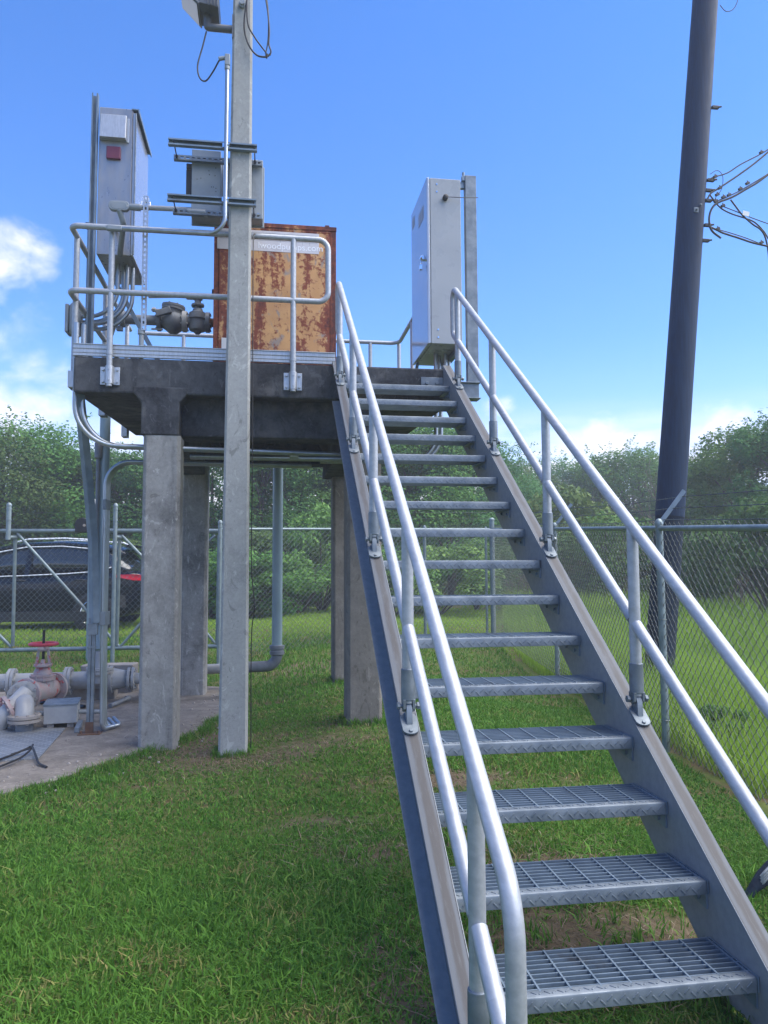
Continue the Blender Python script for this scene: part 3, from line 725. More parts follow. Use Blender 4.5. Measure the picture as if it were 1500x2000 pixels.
# ------------------------------------------------------------------ strut posts behind the stainless cabinet and at the slab edge
def channel_post(name, p0, p1, w, dpt, label, cat='post', mat='galv_dark', up=(0, 1, 0), group=None):
    t = thing(name, tuple(p0), label, cat, group)
    b = MB(); p0, p1 = V(p0), V(p1); d = (p1 - p0); L = d.length; d.normalize()
    y = V(up); x = d.cross(y).normalized(); y = x.cross(d).normalized()
    tk = .004; c = (p0 + p1) / 2
    b.obox(c + y * (dpt / 2), x, y, d, w / 2, tk / 2, L / 2)
    for s_ in (-1, 1):
        b.obox(c + x * s_ * (w / 2 - tk / 2), x, y, d, tk / 2, dpt / 2 - tk / 2 - .0005, L / 2)
        b.obox(c + x * s_ * (w / 2 - .007) - y * (dpt / 2 - tk / 2 + .0015), x, y, d, .006, tk / 2, L / 2)
    b.build('channel', mat, t, smooth=False); return t
pa = onY(183, 181, Ys - .045)
channel_post('strut_post', (a2.x - .035, Ys - .02, ZP), (a2.x - .035, Ys - .02, pa.z), .055, .045, 'tall strut channel post at the left edge of the stainless cabinet', 'strut post')
channel_post('strut_post', (a2.x - .075, Ys + .10, ZP), (a2.x - .075, Ys + .10, onY(174, 447, Ys + .1).z), .05, .045, 'short strut channel post left of the stainless cabinet, with a dark square cap', 'strut post')
bx = onY(161, 445, Ys + .1)
t = bpy.data.objects['strut_post.001']; b = MB(); zz = onY(174, 447, Ys + .1).z
b.box(a2.x - .115, a2.x - .04, Ys + .06, Ys + .14, zz, zz + .045); b.build('post_cap', 'blackpaint', t, bevel=.004)
# bracing between the cabinet and the deck
br = thing('cross_brace', (sx0_ + .1, Ys + .6, ZP), 'pair of crossed strut braces under the stainless cabinet', 'brace')
b = MB(); b.bar((sx0_ - .02, Ys + .5, 4.42), (sx0_ + .62, Ys + .55, ZP + .01), .041, .041); b.build('brace', 'galv_dark', br, bevel=.002)
b = MB(); b.bar((sx0_ + .0, Ys + .58, ZP + .02), (sx0_ + .36, Ys + .6, 3.66), .041, .041); b.build('brace', 'galv_dark', br, bevel=.002)
# the long post from the slab edge down to the pad
foot = onZ(175, 1433, PADZ)
ft = thing('strut_post', (foot.x, foot.y, PADZ), 'long double strut post with rusty foot plate from the pad up to the deck edge', 'strut post')
b = MB(); path = [V((XL + .02, YP + .12, 2.96)), onY(163, 850, 4.55), onY(172, 940, 4.75), onY(182, 1060, 4.95), V((foot.x + .02, foot.y - .0, 1.0))]
for p, q in zip(path[:-1], path[1:]): pass
b.tube(path, .046, 4); b.build('bent_channel', 'galv_dark', ft, bevel=.003)
b = MB(); b.box(foot.x - .028, foot.x + .0, foot.y - .02, foot.y + .02, PADZ + .01, 1.05); b.box(foot.x + .004, foot.x + .03, foot.y - .02, foot.y + .02, PADZ + .01, .98)
b.box(foot.x - .034, foot.x + .036, foot.y - .026, foot.y + .024, .78, .80); b.box(foot.x - .034, foot.x + .05, foot.y - .030, foot.y + .024, .90, 1.0); b.build('channel', 'galv', ft, bevel=.002)
b = MB(); b.box(foot.x - .035, foot.x + .035, foot.y - .026, foot.y - .021, PADZ + .01, .14); b.box(foot.x - .09, foot.x + .10, foot.y - .07, foot.y + .07, PADZ, PADZ + .009)
for dx in (-.07, .08): b.cyl((foot.x + dx, foot.y - .03, PADZ + .009), (foot.x + dx, foot.y - .03, PADZ + .03), .012, 6)
b.build('foot_plate', 'rustbolt', ft, bevel=.002)
# perforated strut in front of the deck, standing on a pipe stub
def perforated(b, p0, p1, w, dpt, face, n):
    """channel with slots along the face that looks in direction `face`"""
    p0, p1 = V(p0), V(p1); d = (p1 - p0); L = d.length; d.normalize(); y = V(face).normalized(); x = d.cross(y).normalized()
    tk = .003; pitch = L / n; sl = min(.029, pitch * .55); sw = .0075
    for k in range(n):
        a = p0 + d * (k * pitch); c = a + d * (pitch / 2)
        g_ = (pitch - sl) / 2
        b.obox(a + d * (g_ / 2), x, y, d, w / 2, tk / 2, g_ / 2); b.obox(a + d * (pitch - g_ / 2), x, y, d, w / 2, tk / 2, g_ / 2)
        for s_ in (-1, 1): b.obox(c + x * s_ * (w / 4 + sw / 2), x, y, d, (w / 2 - sw) / 2, tk / 2, sl / 2)
    for s_ in (-1, 1): b.obox((p0 + p1) / 2 + x * s_ * (w / 2 - tk / 2) - y * (dpt / 2 + tk / 2), x, y, d, tk / 2, dpt / 2, L / 2)
Yv = YR + .05
v0, v1 = onY(284, 382, Yv), onY(281, 645, Yv); xv = (v0.x + v1.x) / 2
ps = thing('perforated_strut', (xv, Yv, ZP), 'slotted upright strut on a pipe stub in front of the guard rail', 'strut')
b = MB(); perforated(b, (xv, Yv, v1.z), (xv, Yv, v0.z), .042, .022, (0, -1, 0), 26); b.build('slotted_channel', 'alu', ps, smooth=False)
b = MB(); b.cyl((xv - .02, Yv + .03, ZP), (xv - .02, Yv + .03, v1.z + .02), .021, 12); b.lathe((xv - .02, Yv + .03, v1.z - .03), (0, 0, 1), [(0, .021), (.003, .03), (.04, .03), (.045, .022)], 14); b.build('pipe_stub', 'boxgrey', ps)

# ------------------------------------------------------------------ concrete light pole
Yo = 3.92
pb0, pb1 = onY(425, 1465, Yo), onY(483, 1465, Yo); pt0, pt1 = onY(455, 0, Yo), onY(493, 0, Yo)
lp = thing('concrete_pole', ((pb0.x + pb1.x) / 2, Yo + .1, pb0.z), 'square tapered concrete pole carrying a floodlight, standing in the lawn before the deck', 'pole')
b = MB(); k = (7.2 - pb0.z) / (pt0.z - pb0.z); q = .018
def ring(x0, x1, y0, dp, z):
    y1 = y0 + dp; return [(x0 + q, y0, z), (x1 - q, y0, z), (x1, y0 + q, z), (x1, y1 - q, z), (x1 - q, y1, z), (x0 + q, y1, z), (x0, y1 - q, z), (x0, y0 + q, z)]
r0 = ring(pb0.x, pb1.x, Yo, .22, -.2); xt0, xt1 = pb0.x + (pt0.x - pb0.x) * k, pb1.x + (pt1.x - pb1.x) * k; r1 = ring(xt0, xt1, Yo + .02, .13, 7.2)
b.add(r0 + r1, [tuple(range(8)), tuple(range(8, 16))] + [(i, (i + 1) % 8, 8 + (i + 1) % 8, 8 + i) for i in range(8)])
b.build('shaft', 'polecon', lp, smooth=False)
b = MB(); k2 = onY(473, 8, Yo); b.lathe((k2.x, Yo + .02, k2.z), (0, -1, 0), [(0, .03), (.03, .03), (.032, .02), (.05, .02)], 12); b.build('insert_sleeve', 'boxgrey', lp)
def polex(z): t_ = (z - pb0.z) / (pt0.z - pb0.z); return pb0.x + (pt0.x - pb0.x) * t_, pb1.x + (pt1.x - pb1.x) * t_
b = MB(); P = [onY(488, 1460, Yo + .10), onY(489, 1250, Yo + .10), onY(495, 1180, Yo + .06), onY(489, 1100, Yo + .1), onY(491, 900, Yo + .11), onY(492, 600, Yo + .11), onY(493, 470, Yo + .11), onY(497, 457, Yo + .2)]
P = [p + V((.008, 0, 0)) for p in P]
b.tube(bez(P, 40), .0045, 6); tag(b.build('ground_wire', 'black'), 'thin black wire running down the right edge of the concrete pole', 'wire')
# strut frames clamped round the pole
Yk0 = Yo - .03; Yk1 = Yo + .19
fr = thing('strut_rack', (-.95, Yo, 4.6), 'rack of four strut channels clamped across the concrete pole for two grey boxes', 'strut rack')
for (ya, yb_, za) in ((283, 388, 0),):
    for yy, xx0, xx1 in ((281, 328, 502), (389, 326, 500)):
        z = (onY(328, yy - 3, Yk0).z + onY(500, yy + 4, Yk0).z) / 2
        xa, xb = onY(xx0, yy, Yk0).x, onY(xx1, yy, Yk0).x
        b = MB(); h = .0206
        b.box(xa, xb, Yk0 + .036, Yk0 + .039, z - h * 1.35, z + h * 1.35); b.box(xa, xb, Yk0, Yk0 + .0355, z + h * 1.35 - .003, z + h * 1.35 + .0); b.box(xa, xb, Yk0, Yk0 + .0355, z - h * 1.35, z - h * 1.35 + .003)
        b.box(xa, xb, Yk0 - .002, Yk0 + .0, z + h * .75, z + h * 1.35); b.box(xa, xb, Yk0 - .002, Yk0 + .0, z - h * 1.35, z - h * .75)
        b.build('strut_channel', 'galv_dark', fr, smooth=False)
        b = MB(); xa2, xb2 = xa + .02, xb + .04; z2 = z - .012
        perforated(b, (xa2, Yk1, z2), (xb2, Yk1, z2), .043, .035, (0, -1, 0), 16); b.build('slotted_channel', 'galv', fr, smooth=False)
        b = MB()
        for x in (xa + .045, xb - .02):
            b.nx().cyl((x, Yk0 - .005, z + .0), (x, Yk1 - .02, z2), .005, 8); b.cyl((x, Yk1 - .016, z2), (x, Yk1 - .004, z2), .014, 6)
        b.build_each('threaded_rod', 'blackpaint', fr)
Yg = Yk1 + .045
def grey_box(x0, x1, y0, y1, dpt, label, side):
    p, q_ = onY(x0, y0, Yg), onY(x1, y1, Yg)
    t = thing('electrical_box', (p.x, Yg, q_.z), label, 'electrical box')
    b = MB(); b.box(p.x, q_.x, Yg, Yg + dpt, q_.z, p.z); b.build('body', 'boxgrey', t, smooth=False, bevel=.005)
    b = MB(); b.box(p.x - .012, q_.x + .012, Yg + dpt, Yg + dpt + .02, q_.z - .012, p.z + .012); b.build('cover', 'boxgrey', t, smooth=False, bevel=.004)
    return t, p, q_
t, p, q_ = grey_box(375, 430, 291, 424, .16, 'grey switch box with dark side handle hung left of the concrete pole', 'l')
b = MB(); b.box(p.x - .05, p.x - .002, Yg + .04, Yg + .09, q_.z + .20, p.z - .16); b.box(p.x - .05, p.x - .002, Yg + .05, Yg + .08, p.z - .15, p.z - .10); b.build('switch_handle', 'blackpaint', t, bevel=.006)
b = MB()
for k in range(12): x = random.uniform(p.x + .03, q_.x - .03); z = random.uniform(q_.z + .1, p.z - .15); b.nx().cyl((x, Yg - .003, z), (x, Yg + .001, z), .004, 6)
b.build_each('rivet', 'blackpaint', t)
t, p, q_ = grey_box(446, 513, 308, 428, .14, 'wide grey terminal box mounted behind the concrete pole', 'r')
b = MB()
for z in (p.z - .03, q_.z + .03): b.nx().cyl((q_.x - .04, Yg - .012, z), (q_.x - .04, Yg, z), .016, 8)
b.build_each('mounting_bolt', 'chrome', t)
# long conduit: down the pole, round to the left, into the cabinet
cd = thing('conduit', (-1.0, Yo - .05, 5.0), 'grey conduit with threaded fittings down the pole then bending left along the guard rail', 'conduit')
yq = Yo - .055
P = [onY(444, 130, yq), onY(441, 300, yq), onY(437, 385, yq), onY(400, 458, yq + .1), onY(300, 452, YR - .07), onY(252, 447, YR - .07)]
b = MB(); b.tube(fillet([P[0], V((P[1].x, yq, P[2].z)), V((P[1].x - .0, yq, onY(440, 458, yq).z)), V((onY(236, 447, YR - .06).x, YR - .06, onY(236, 446, YR - .06).z))], [.001, .34], 14), .0165, 12); b.build('tube', 'conduit', cd)
b = MB(); c = onY(444, 118, yq); b.box(c.x - .02, c.x + .022, yq - .022, yq + .022, c.z - .05, c.z + .045); b.cyl(c + V((-.02, 0, .02)), c + V((-.07, 0, .005)), .017, 10); b.lathe(c + V((0, 0, -.085)), (0, 0, 1), [(0, .018), (.002, .022), (.035, .022)], 12); b.build('elbow_fitting', 'boxgrey', cd, bevel=.006)
b = MB()
c = onY(224, 446, YR - .06); b.obox(c, (1, 0, 0), (0, 1, 0), (0, 0, 1), .065, .022, .024); b.cyl(c + V((-.02, .0, -.02)), V((sx0_ + .16, Ys + .02, 4.56)), .017, 10); b.build('conduit_body', 'boxgrey', cd, bevel=.012)
b = MB()
for yy in (283, 389): 
    z = onY(440, yy, yq).z; b.nx().box(P[1].x - .028, P[1].x + .028, yq + .0, yq + .012, z - .018, z + .018); b.cyl((P[1].x + .024, yq - .02, z), (P[1].x + .024, yq + .01, z), .007, 6)
b.build_each('clamp', 'chrome', cd)
cd2 = thing('conduit', (-1.6, YR + .1, 4.6), 'greenish conduit and oblong fitting linking the grey switch box to the stainless cabinet', 'conduit')
ya_ = Yg + .08
c = onY(233, 403, YR + .1); e_ = V((onY(425, 412, ya_).x, ya_, onY(425, 412, ya_).z))
b = MB(); b.tube([c + V((.06, 0, 0)), V((e_.x + .02, ya_, e_.z))], .021, 12); b.build('tube', 'pipegrey', cd2)
b = MB(); P = []
for k in range(20):
    a = 2 * PI * k / 20; P.append(c + V((.045 * math.copysign(1, math.cos(a)) + .042 * math.cos(a), -.02, .042 * math.sin(a))))
b.prism(P, (0, .045, 0)); b.prism([p + V((0, -.006, 0)) * 1 + (c - p) * .22 for p in P], (0, .008, 0)); b.lathe(c + V((.085, 0, 0)), (1, 0, 0), [(0, .026), (.05, .03), (.09, .03), (.092, .024)], 14)
b.tube(fillet([c + V((0, .0, -.03)), c + V((.03, .05, -.12)), V((sx0_ + .2, Ys + .03, c.z - .23))], .06), .026, 12); b.build('conduit_body', 'boxgrey', cd2, bevel=.004)
b = MB(); k0 = onY(395, 420, Yg - .02); b.tube([k0 + V((-.12, .0, .02)), k0 + V((.02, 0, .018)), k0 + V((.05, 0, -.0))], [.03, .03, .022], 10); b.build('end_fitting', 'boxgrey', cd2)
# floodlight
fl = thing('floodlight', tuple(onY(405, 55, Yo + .05)), 'grey floodlight on an L shaped arm at the top of the concrete pole', 'floodlight')
yl = Yo + .06
b = MB(); e0, e1, e2 = onY(455, 58, yl), onY(405, 54, yl), onY(406, -6, yl)
b.tube(fillet([e0 + V((.02, 0, 0)), V((e1.x, yl, e0.z)), V((e1.x, yl, e2.z))], .012, 4), .031, 12); b.box(e0.x - .005, e0.x + .004, yl - .05, yl + .05, e0.z - .10, e0.z + .10); b.build('arm', 'lampgrey', fl)
A = onY(357, -6, yl); B = onY(388, 27, yl); Cc = onY(428, 37, yl); D = onY(428, -6, yl)
b = MB(); b.prism([(p.x, yl - .14, p.z) for p in (B, Cc, onY(430, 20, yl), onY(420, -40, yl), onY(372, -40, yl), onY(372, 0, yl))], (0, .28, 0))
for k in range(4):
    x0 = onY(408 + k * 6, 0, yl).x; b.box(x0, x0 + .006, yl - .155, yl + .155, Cc.z + .01, Cc.z + .22)
b.build('housing', 'lampgrey', fl, smooth=False, bevel=.006)
d = (B - A).normalized(); nn = V((-d.z, 0, d.x)); nn = nn if nn.z > 0 else -nn; w_ = (B - A).length + .02
b = MB(); b.obox((A + B) / 2 - nn * .006, d, V((0, 1, 0)), nn, w_ / 2, .13, .008); b.build('lens', 'lampglass', fl, smooth=False, bevel=.003)
b = MB(); b.obox((A + B) / 2 - nn * .0, d, V((0, 1, 0)), nn, w_ / 2 + .012, .150, .006); b.build('lens_frame', 'lampgrey', fl, smooth=False, bevel=.003)
def cable(px, r, name, label, cat, n=40, mat='black', group=None):
    b = MB(); b.tube(bez(px, n), r, 8); return tag(b.build(name, mat), label, cat, group)
cable([onY(403, 62, yl), onY(396, 90, yl - .02), onY(386, 128, yl - .04), onY(390, 152, yl - .05), (onY(402, 158, yl - .06)), onY(416, 140, yl - .08), onY(428, 118, yq)], .0065, 'lamp_cable', 'black cable looping from the floodlight arm into the conduit top', 'cable')
yw = Yo - .03
b = MB(); b.tube(bez([onY(484, -10, yw), onY(478, 30, yw), onY(478, 62, yw), onY(487, 90, yw), onY(502, 108, yw), onY(520, 111, yw), onY(528, 105, yw)], 40), .0075, 8)
b.tube(bez([onY(482, -10, yw - .02), onY(484, 45, yw - .02), onY(497, 72, yw), onY(512, 93, yw), onY(520, 103, yw)], 30), .0065, 8)
b.tube(bez([onY(518, -8, yw + .05), onY(523, 22, yw + .03), onY(526, 60, yw), onY(525, 85, yw), onY(529, 100, yw), onY(527, 108, yw)], 30), .0065, 8)
b.tube(bez([onY(520, -8, yw + .05), onY(524, 25, yw + .03), onY(524, 70, yw), onY(521, 95, yw), onY(518, 104, yw)], 30), .005, 8)
k = onY(521, 108, yw); b.lathe(k + V((0, 0, .01)), (0, 0, -1), [(0, .012), (.02, .012), (.04, .004)], 8)
tag(b.build('service_cable', 'black'), 'black service cables hanging in loops beside the top of the concrete pole', 'cable')

# ------------------------------------------------------------------ pipework on the deck
def flange(b, c, d, R, t, nb=8, r=.010):
    d = V(d).normalized(); c = V(c); b.lathe(c - d * t / 2, d, [(0, R * .96), (t * .08, R), (t * .92, R), (t, R * .96)], 28); b.bolts(c, d, R * .82, nb, r, t * .5 + .012); return b
Yd = 5.9
zc = onY(330, 627, Yd).z
def px(x, y=627): return onY(x, y, Yd).x
dp = thing('discharge_pipe', (px(300), Yd, zc), 'dark grey pipe line from the rusty cabinet to the riser behind the guard rail', 'pipe')
ro = .052
rtop = atD(203, 690, 8.6)
b = MB(); b.cyl((px(312), Yd, zc), (px(236), Yd, zc), ro, 20); b.build('pipe', 'pipedark', dp)
b = MB(); rx, ry = atD(204, 900, 8.6).x, atD(204, 900, 8.6).y
b.tube(fillet([(px(240), Yd, zc), (px(222), Yd, zc), (rx, ry, zc), (rx, ry, zc - .32)], [.1, .14], 8), ro, 18)
b.lathe((px(246), Yd, zc), (-1, 0, 0), [(0, .056), (.004, .085), (.05, .09), (.056, .075), (.075, .06)], 18); b.box(px(240) - .06, px(240) + .0, Yd - .03, Yd + .03, zc - .125, zc - .08); b.box(px(240) - .05, px(240) + .01, Yd - .03, Yd + .03, zc + .07, zc + .11)
b.build('elbow', 'pipedark', dp)
b = MB(); b.cyl((px(408), Yd, zc), (X0 + .01, Yd, zc), .047, 16); b.build('nozzle', 'rustbolt', dp)
cv = thing('check_valve', (px(337), Yd, zc), 'dark grey swing check valve with bolted bonnet and diagonal lever box', 'valve')
b = MB(); flange(b, (px(311), Yd, zc), (1, 0, 0), .112, .04, 8); b.build('flange', 'pipedark', cv)
b = MB(); b.lathe((px(315), Yd, zc - .01), (1, 0, 0), [(0, .06), (.04, .085), (.09, .125), (.15, .128), (.20, .10), (.235, .062)], 24); b.build('body', 'pipedark', cv)
b = MB(); b.lathe((px(336), Yd, zc + .04), (.12, 0, 1), [(0, .10), (.07, .105), (.075, .118), (.10, .118), (.102, .122), (.125, .122), (.128, .10), (.14, .06)], 24); b.bolts((px(336) + .012, Yd, zc + .145), (.12, 0, 1), .105, 8, .009, .03); b.build('bonnet', 'pipedark', cv)
b = MB(); b.obox((px(322), Yd - .13, zc + .055), (1, 0, .35), (0, 1, 0), (-.35, 0, 1), .075, .02, .03); b.build('lever_box', 'pipedark', cv, bevel=.005)
b = MB(); b.cyl((px(297), Yd - .06, zc + .095), (px(318), Yd - .06, zc + .095), .012, 8); b.cyl((px(299), Yd - .06, zc + .095), (px(305), Yd - .06, zc + .095), .026, 8); b.nx().cyl((px(297), Yd - .04, zc - .105), (px(318), Yd - .04, zc - .105), .010, 8); b.build_each('tie_rod', 'pipegrey', cv)
b = MB(); flange(b, (px(361), Yd, zc), (1, 0, 0), .112, .05, 8); b.build('flange', 'pipegrey', cv)
pv = thing('plug_valve', (px(387), Yd, zc), 'dark grey plug valve with a long lever handle pointing left', 'valve')
b = MB(); b.cyl((px(363), Yd, zc), (px(410), Yd, zc), .062, 18); b.lathe((px(386), Yd, zc - .13), (0, 0, 1), [(0, .02), (.012, .035), (.03, .04), (.04, .085), (.07, .092), (.15, .092), (.155, .108), (.17, .108), (.175, .095), (.225, .09), (.24, .06), (.27, .05)], 24); b.build('body', 'pipedark', pv)
b = MB(); flange(b, (px(406), Yd, zc), (1, 0, 0), .108, .045, 8); b.build('flange', 'pipedark', pv)
b = MB(); b.lathe((px(386), Yd, zc + .13), (0, 0, 1), [(0, .03), (.04, .03), (.042, .068), (.06, .068), (.062, .035), (.11, .033), (.115, .05), (.165, .05)], 18); b.bolts((px(386), Yd, zc + .18), (0, 0, 1), .055, 4, .008, .02); b.build('stem', 'pipedark', pv)
b = MB(); zh = zc + .27; b.box(px(363), px(393), Yd - .035, Yd + .035, zh - .02, zh + .025); b.tube([(px(363), Yd, zh + .005), (px(289), Yd, zh - .02)], .014, 10); b.build('lever', 'pipegrey', pv, bevel=.004)

# ------------------------------------------------------------------ riser and conduits at the left of the legs
rs = thing('riser_pipe', (rx, ry, .2), 'blue grey vertical riser pipe from the ground manifold up to the deck', 'pipe')
b = MB(); b.cyl((rx, ry, .62), (rx, ry, zc - .2), .056, 20); b.build('pipe', 'pipeblue', rs)
b = MB(); b.lathe((rx, ry, zc - .33), (0, 0, 1), [(0, .058), (.005, .085), (.06, .09), (.066, .06)], 18); b.box(rx - .12, rx - .08, ry - .02, ry + .02, zc - .32, zc - .26); b.box(rx + .08, rx + .12, ry - .02, ry + .02, zc - .32, zc - .26); b.build('coupling', 'pipedark', rs)
b = MB(); b.lathe((rx, ry, .25), (0, 0, 1), [(0, .09), (.06, .09), (.10, .085), (.30, .062), (.34, .06)], 20); b.build('reducer', 'pipegrey', rs)
b = MB(); flange(b, (rx, ry, .36), (0, 0, 1), .14, .035, 8); flange(b, (rx, ry, .40), (0, 0, 1), .14, .035, 8); b.build('flange', 'pipegrey', rs)
b = MB(); b.cyl((rx - .05, ry - .07, .9), (rx - .05, ry - .07, 2.88), .022, 10); b.lathe((rx - .05, ry - .07, 2.7), (0, 0, 1), [(0, .022), (.02, .04), (.18, .045), (.2, .03)], 10); b.build('black_pipe', 'pipedark', rs)
# conduits under the deck: two down the left, four along below the beams
uc = thing('conduit_bundle', (-1.3, 4.8, 2.5), 'row of shiny conduits sweeping under the deck and down beside the riser', 'conduit')
zq = onY(300, 880, 4.68).z
for k in range(2):
    b = MB(); yy = 4.66 + .045 * k; zz = zq - .01 - .0 * k
    xL_ = onY(146, 800, YP + .10).x + .045 * k
    b.tube(fillet([(xL_, YP + .10 + .05 * k, 3.55), (xL_, YP + .10 + .05 * k, zz), (.1, yy, zz - .0)], [.34], 14), .021, 12); b.build('conduit', 'conduit', uc)
for k in range(3):
    b = MB(); yy = foot.y + .04 + .045 * k; xx = onY(205 + 3 * k, 1000, yy).x + .0
    xg = onY(208, 1395, yy).x
    pth = [V((-.2, yy + .1, zq - .06)), V((xx, yy, zq - .06)), V((xx, yy, .95)), V((xx + .02, yy - .03, PADZ + .03)), V((xx + .07 + .03 * k, yy + .09, PADZ + .03)), V((xx - .02 + .03 * k, yy + .26, PADZ + .06))]
    b.tube(fillet(pth, [.22, .5, .07, .06], 10), .018, 12); b.build('conduit', 'conduit', uc)
b = MB()
for k in range(3):
    yy = foot.y + .04 + .045 * k; xx = onY(205 + 3 * k, 1000, yy).x
    for z in (2.02,): b.lathe((xx, yy, z), (0, 0, 1), [(0, .018), (.003, .0225), (.09, .0225), (.093, .018)], 12)
    b.box(xx - .03, xx + .03, yy - .03, yy + .03, .98, 1.10)
b.build('coupling', 'boxgrey', uc, bevel=.003)
b = MB()
for k in range(2): b.nx().cyl((-1.3, 4.66 + .045 * k, zq - .05), (.2, 4.66 + .045 * k, zq - .05), .02, 12)
b.lathe((onY(565, 885, 4.66).x, 4.66, zq - .03), (1, 0, 0), [(0, .03), (.003, .033), (.08, .033), (.083, .03)], 12); b.build('conduit', 'conduit', uc)
# conduit under the right edge of the deck
b = MB(); pr0 = onY(852, 830, 5.3)
for k in range(2): b.nx().tube(fillet([(pr0.x + .05 * k, 5.3, ZP), (pr0.x + .05 * k, 5.3, 2.55), (-.1, 5.35, 2.55 - .0)], [.3], 12), .022, 12)
tag(b.build('bent_conduit', 'conduit'), 'bent conduit pair seen below the right deck edge between the upper treads', 'conduit')
# grey vertical pipe in the middle, elbow and ground run
DV = 9.5
vp = atD(541, 1270, DV); vt = onY(541, 905, vp.y)
mp = thing('vertical_pipe', (vp.x, vp.y, ground_z(vp.x, vp.y)), 'blue grey vertical pipe between the deck legs ending in a dark elbow', 'pipe')
b = MB(); b.cyl((vp.x, vp.y, vp.z), (vp.x, vp.y, 3.05), .064, 22); b.build('pipe', 'pipeblue', mp)
ze = atD(541, 1300, DV).z; hl = atD(400, 1308, DV)
b = MB(); b.tube(fillet([(vp.x, vp.y, vp.z + .02), (vp.x, vp.y, ze), (vp.x - .35, vp.y, ze - .01)], [.14], 10), .066, 18); b.lathe((vp.x, vp.y, vp.z - .06), (0, 0, 1), [(0, .075), (.01, .09), (.05, .09), (.055, .08), (.075, .08), (.08, .092), (.12, .092), (.125, .07)], 20); b.build('elbow', 'pipedark', mp)
b = MB(); b.lathe((vp.x - .34, vp.y, ze - .01), (-1, 0, 0), [(0, .07), (.01, .085), (.10, .09), (.11, .07)], 18)
for dz in (-.1, .1): b.obox((vp.x - .39, vp.y - .02, ze + dz), (1, 0, 0), (0, 1, 0), (0, 0, 1), .035, .03, .02); 
for k in range(3): b.cyl((vp.x - .42 + .03 * k, vp.y - .08, ze - .14), (vp.x - .42 + .03 * k, vp.y - .08, ze + .12), .008, 6)
b.build('clamp', 'pipedark', mp, bevel=.004)
b = MB(); b.cyl((vp.x - .40, vp.y, ze - .012), (-2.05, vp.y + .1, ze - .05), .060, 18); b.build('ground_run', 'pipegrey', mp)
# ------------------------------------------------------------------ ground manifold, left
DM = 8.3
m0 = atD(20, 1331, DM); m1 = atD(255, 1327, DM + .25)
ax = (m1 - m0); ax.z = 0; ax.normalize(); zm = .27
def mp_(x, D=None):
    p = atD(x, 1330, DM + (x - 20) / 235 * .25); return V((p.x, p.y, zm))
mf = thing('ground_manifold', tuple(mp_(60)), 'grey flanged pipe run lying along the back of the concrete pad', 'pipe')
rm = .096
b = MB(); b.cyl(mp_(-120), mp_(222), rm, 24); b.build('pipe', 'pipegrey', mf)
for x in (20, 27, 130, 137):
    b = MB(); flange(b, mp_(x), ax, .15, .034, 8, .013); b.build('flange', 'pipegrey', mf)
b = MB(); flange(b, mp_(211), ax, .15, .036, 8, .013); flange(b, mp_(217), ax, .15, .036, 8, .013); b.build('flange', 'pipegrey', mf)
b = MB(); p = mp_(220); b.lathe(p, ax, [(0, .12), (.03, .118), (.18, .085), (.2, .075)], 22); b.build('reducer', 'pipegrey', mf)
b = MB(); flange(b, mp_(252), ax, .125, .03, 8, .012); flange(b, mp_(260), ax, .125, .03, 8, .012); b.cyl(mp_(250), mp_(300), .062, 16); b.tube(fillet([mp_(296), mp_(306), V((vp.x - 1.4, vp.y + .1, ze - .04))], .2), .06, 14); b.build('outlet', 'pipegrey', mf)
# concrete blocks under the run
k0 = gnd(205, DM + .75)
b = MB(); b.prism([(k0.x - .42, k0.y - .35, PADZ - .02), (k0.x + .20, k0.y - .35, PADZ - .02), (k0.x + .20, k0.y - .35, .17), (k0.x - .42, k0.y - .35, .17)], (.0, .22, 0)); tag(b.build('concrete_block', 'rubble', smooth=False, bevel=.015), 'low concrete block under the front of the grey pipe run', 'block', 'concrete blocks under the pipe run'); b = MB(); b.prism([(k0.x - .20, k0.y + .1, .0), (k0.x + .32, k0.y + .1, .0), (k0.x + .32, k0.y + .1, .36), (k0.x - .28, k0.y + .1, .36)], (.03, .26, 0)); tag(b.build('concrete_block', 'rubble', smooth=False, bevel=.015), 'taller tan concrete block behind the grey pipe run beside the riser', 'block', 'concrete blocks under the pipe run')
# gate valve with the red wheel
DG = 7.75
def gp(x, y, D=DG): return atD(x, y, D)
gv = thing('gate_valve', tuple(gp(82, 1380)), 'gate valve with red handwheel and worn red and grey yoke on the pad', 'valve')
cv_ = gp(83, 1335); cv_.z = zm + .0; zf_ = gp(83, 1323).z
toc = V((CAM.x - cv_.x, CAM.y - cv_.y, 0)).normalized()
sidev = V((-toc.y, toc.x, 0)); 
axv = (toc * .86 - V((RT.x, RT.y, 0)).normalized() * .5).normalized()
b = MB(); b.lathe(cv_ + axv * -.20, axv, [(0, .085), (.05, .09), (.10, .105), (.30, .105), (.36, .09), (.42, .085)], 22); b.lathe(cv_ + V((0, 0, -.02)), (0, 0, 1), [(0, .11), (.08, .105), (zf_ - cv_.z + .02, .088)], 22, .85); b.build('body', 'redgrey', gv)
b = MB(); flange(b, cv_ + axv * -.2, axv, .15, .034, 8, .012); b.build('flange', 'redgrey', gv)
b = MB(); flange(b, cv_ + axv * .24, axv, .15, .034, 8, .012); b.build('flange', 'redgrey', gv)
tp_ = V((cv_.x, cv_.y, zf_)); b = MB(); b.lathe(tp_, (0, 0, 1), [(-.03, .118), (-.027, .123), (-.003, .123), (0, .12), (.002, .122), (.024, .124), (.028, .11), (.032, .09), (.06, .086), (.10, .066), (.125, .048), (.128, .03)], 24, .9); b.bolts(tp_, (0, 0, 1), .106, 10, .009, .034); b.build('bonnet', 'redgrey', gv)
zw = gp(80, 1258).z; zb_ = zf_ + .125
b = MB()
